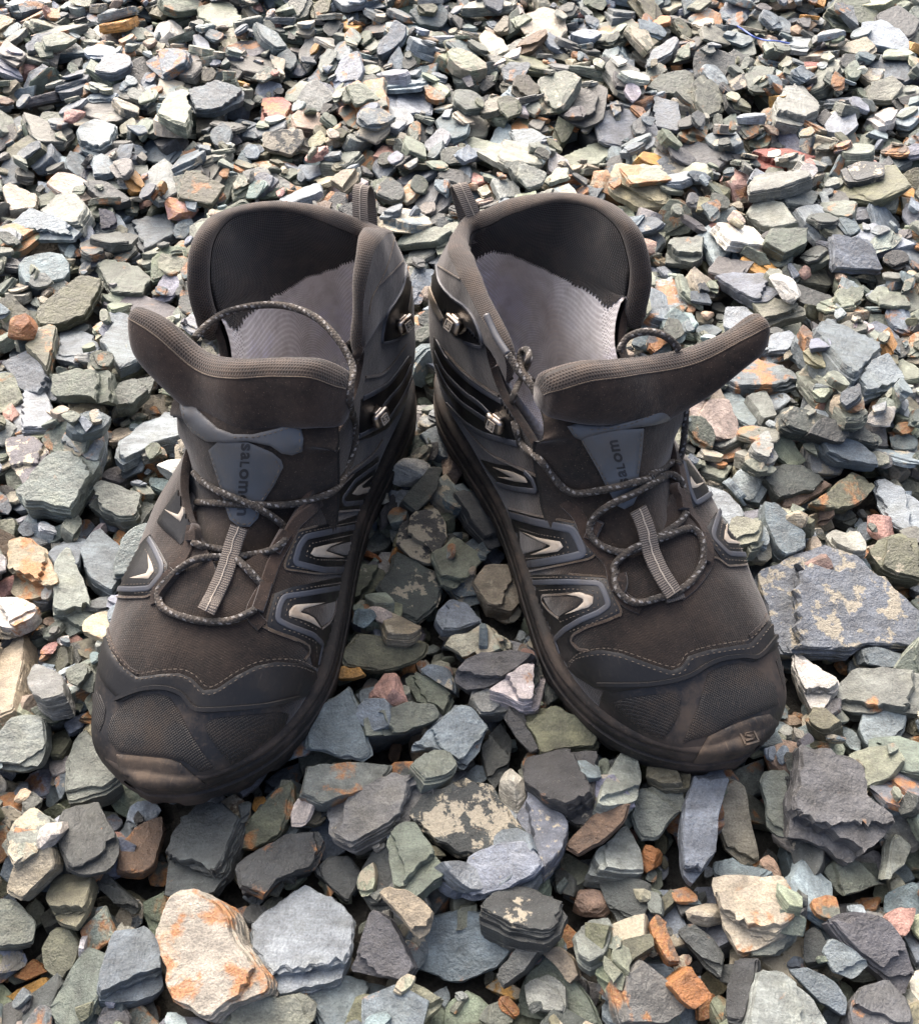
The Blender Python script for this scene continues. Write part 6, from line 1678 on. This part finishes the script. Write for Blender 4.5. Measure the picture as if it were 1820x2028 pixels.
for pts in ([(890, 1260), (960, 1380), (1080, 1500), (1200, 1590), (1385, 1695)], [(878, 1330), (950, 1470), (1060, 1590), (1180, 1680), (1250, 1750)], [(890, 1420), (960, 1560), (1050, 1665), (1150, 1735), (1245, 1800)], [(960, 1680), (1090, 1810), (1220, 1885), (1430, 1945)]):
    s.ribbon('grey_stripe', px('E', pts), 3.4, .5, M_STRIPE, smooth=True, base=.8)
s.ribbon('seam', px('E', [(868, 470), (950, 590), (1050, 755), (1110, 835), (1180, 950), (1245, 1050)]), .9, .5, M_EDGE, smooth=True)
s.ribbon('seam', px('E', [(885, 750), (1000, 820), (1110, 885)]), .9, .5, M_EDGE, smooth=True)
s.ribbon('seam', px('E', [(950, 1330), (1080, 1470), (1250, 1590), (1380, 1660)]), 1.6, .7, M_EDGE, smooth=True, base=.8)
s.ribbon('seam', px('F', [(1050, 170), (1150, 300), (1260, 400), (1400, 470), (1560, 540)]), 1.5, .8, M_EDGE, smooth=True)
lace_hook(s, *px('E', [(1040, 1130)])[0]); lace_hook(s, *px('E', [(1318, 1780)])[0])
lab = s.drape('tongue_label', px('H', [(-160, 905), (-100, 1010), (-50, 1100), (0, 1200), (50, 1290), (90, 1310), (140, 1285), (178, 1200), (168, 1120), (185, 1000), (198, 860), (60, 868), (-60, 890)]), 1.0, M_LABEL, s.o_tongue, keys=('tongue',), step=3.0, edge=.7, label='grey leatherette tongue label with dark lettering')
s.drape('label_wing', px('H', [(-225, 850), (-180, 835), (0, 850), (120, 815), (240, 765), (345, 700), (400, 690), (395, 745), (340, 815), (260, 840), (120, 862), (0, 880), (-100, 905), (-150, 925), (-190, 905)]), 1.7, M_LABEL, s.o_tongue, keys=('tongue',))
add_label_bvh(s, lab)
text_label(s, lab, px('H', [(122, 1172)])[0], px('H', [(42, 880)])[0], (-1, .12), 48 * .3561)
s.stitch([px('H', p) for p in ([(-140, 920), (-85, 1010), (-30, 1110), (30, 1215)], [(178, 880), (168, 1000), (152, 1130)], [(-205, 855), (-170, 905)], [(-100, 862), (0, 862), (120, 835), (240, 785), (350, 715)])], s.o_tongue, keys=('tongue',), smooth=False, base=1.9)
throat_strip(s, 'D', [(985, 265), (1010, 320), (1030, 380), (1050, 480), (1085, 560), (1120, 620), (1165, 690)], 9, 0)
s.ribbon('keeper_tab', px('D', [(1115, 715), (1160, 705), (1205, 690)]), 5, 1.2, M_WEB, keys=('upper',), base=1)
pull_tab(s, -5, 4)
s_lace['R'] = None
P1 = s.lift(px('D', [(1225, 285), (1190, 335), (1110, 390), (1040, 430), (940, 480), (850, 470), (775, 430), (742, 370), (768, 305), (845, 245), (950, 195), (1060, 135), (1150, 85), (1190, 30)]), [3, 4, 5, 6, 5, 4, 4, 4, 4, 5, 5, 5, 4, 3], LK)
s_lace['R'] = lace(s, P1)
lace(s, s.lift(px('D', [(880, 600), (862, 560), (892, 515), (975, 455), (1080, 420), (1180, 380), (1250, 362), (1300, 400), (1312, 455), (1310, 525), (1280, 590), (1230, 645), (1165, 690), (1100, 705), (1020, 730), (950, 728), (892, 685), (868, 630), (872, 590)]), [3, 3, 4, 6, 7, 6, 4, 3.5, 3.5, 3, 3, 3, 3.5, 3, 2.5, 3, 3.5, 3.5, 3], LK))
upR = s.lift(px('D', [(1225, 255), (1212, 160), (1190, 112), (1130, 92), (1000, 125), (850, 162), (700, 188), (640, 178), (595, 145), (540, 75), (490, 15)]), [2, 3, 4, 4, 4, 4, 4, 3.5, 3.5, 3.5, 3.5], LK)
upR2 = s.lift(px('B', [(515, 1280), (485, 1200), (470, 1120), (480, 1040), (515, 965)]), [5, 6, 6, 7, 8], LK + ('inner',))
upR3 = b2w('R', [inv_y('R', *px('B', [(540, 905)])[0], 24), inv_y('R', *px('B', [(548, 860)])[0], 22), inv_y('R', *px('B', [(530, 838)])[0], 21), inv_y('R', *px('B', [(508, 860)])[0], 23), inv_y('R', *px('B', [(515, 930)])[0], 26), inv_y('R', *px('B', [(560, 985)])[0], 28)])
lace(s, np.vstack([upR, upR2, upR3]))
agl = s.lift(px('B', [(352, 685), (375, 735), (405, 795), (440, 850)]), [3, 4, 4, 3.5], ('upper', 'inner'))
try:
    agl = b2w('R', [inv_y('R', *p, yy) for p, yy in zip(px('B', [(350, 680), (375, 735), (405, 795), (450, 862)]), (37, 37, 37, 36))])
    s.tube('aglet', agl, 2.0, M_AGLET, s_lace['R'], seg=10)
    lace(s, np.vstack([agl[-1:], b2w('R', [inv_y('R', *p, yy) for p, yy in zip(px('B', [(470, 890), (500, 940), (555, 1000), (580, 1040)]), (35, 34, 31, 30))])]))
except Exception as e: print('aglet', e)
arc = b2w('R', [inv_y('R', *p, yy) for p, yy in zip(px('B', [(960, 850), (1000, 785), (1080, 757), (1160, 770), (1215, 810), (1235, 840)]), (-14, -20, -27, -34, -40, -42))])
lace(s, arc)
lace(s, s.lift(px('H', [(440, 690), (432, 800), (428, 900), (410, 1000), (340, 1060), (240, 1120)]), [4, 4, 4, 4, 4, 3], ('upper', 'tongue')))
for pts in ([(885, 690), (905, 640), (895, 600)], [(745, 420), (775, 350), (790, 320)], [(1150, 140), (1190, 200), (1205, 270)], [(1300, 400), (1320, 470), (1310, 530)]):
    s.ribbon('lace_loop', px('D', pts), 6.5, 3.2, M_SUEDE, keys=LK, smooth=True, base=.6)
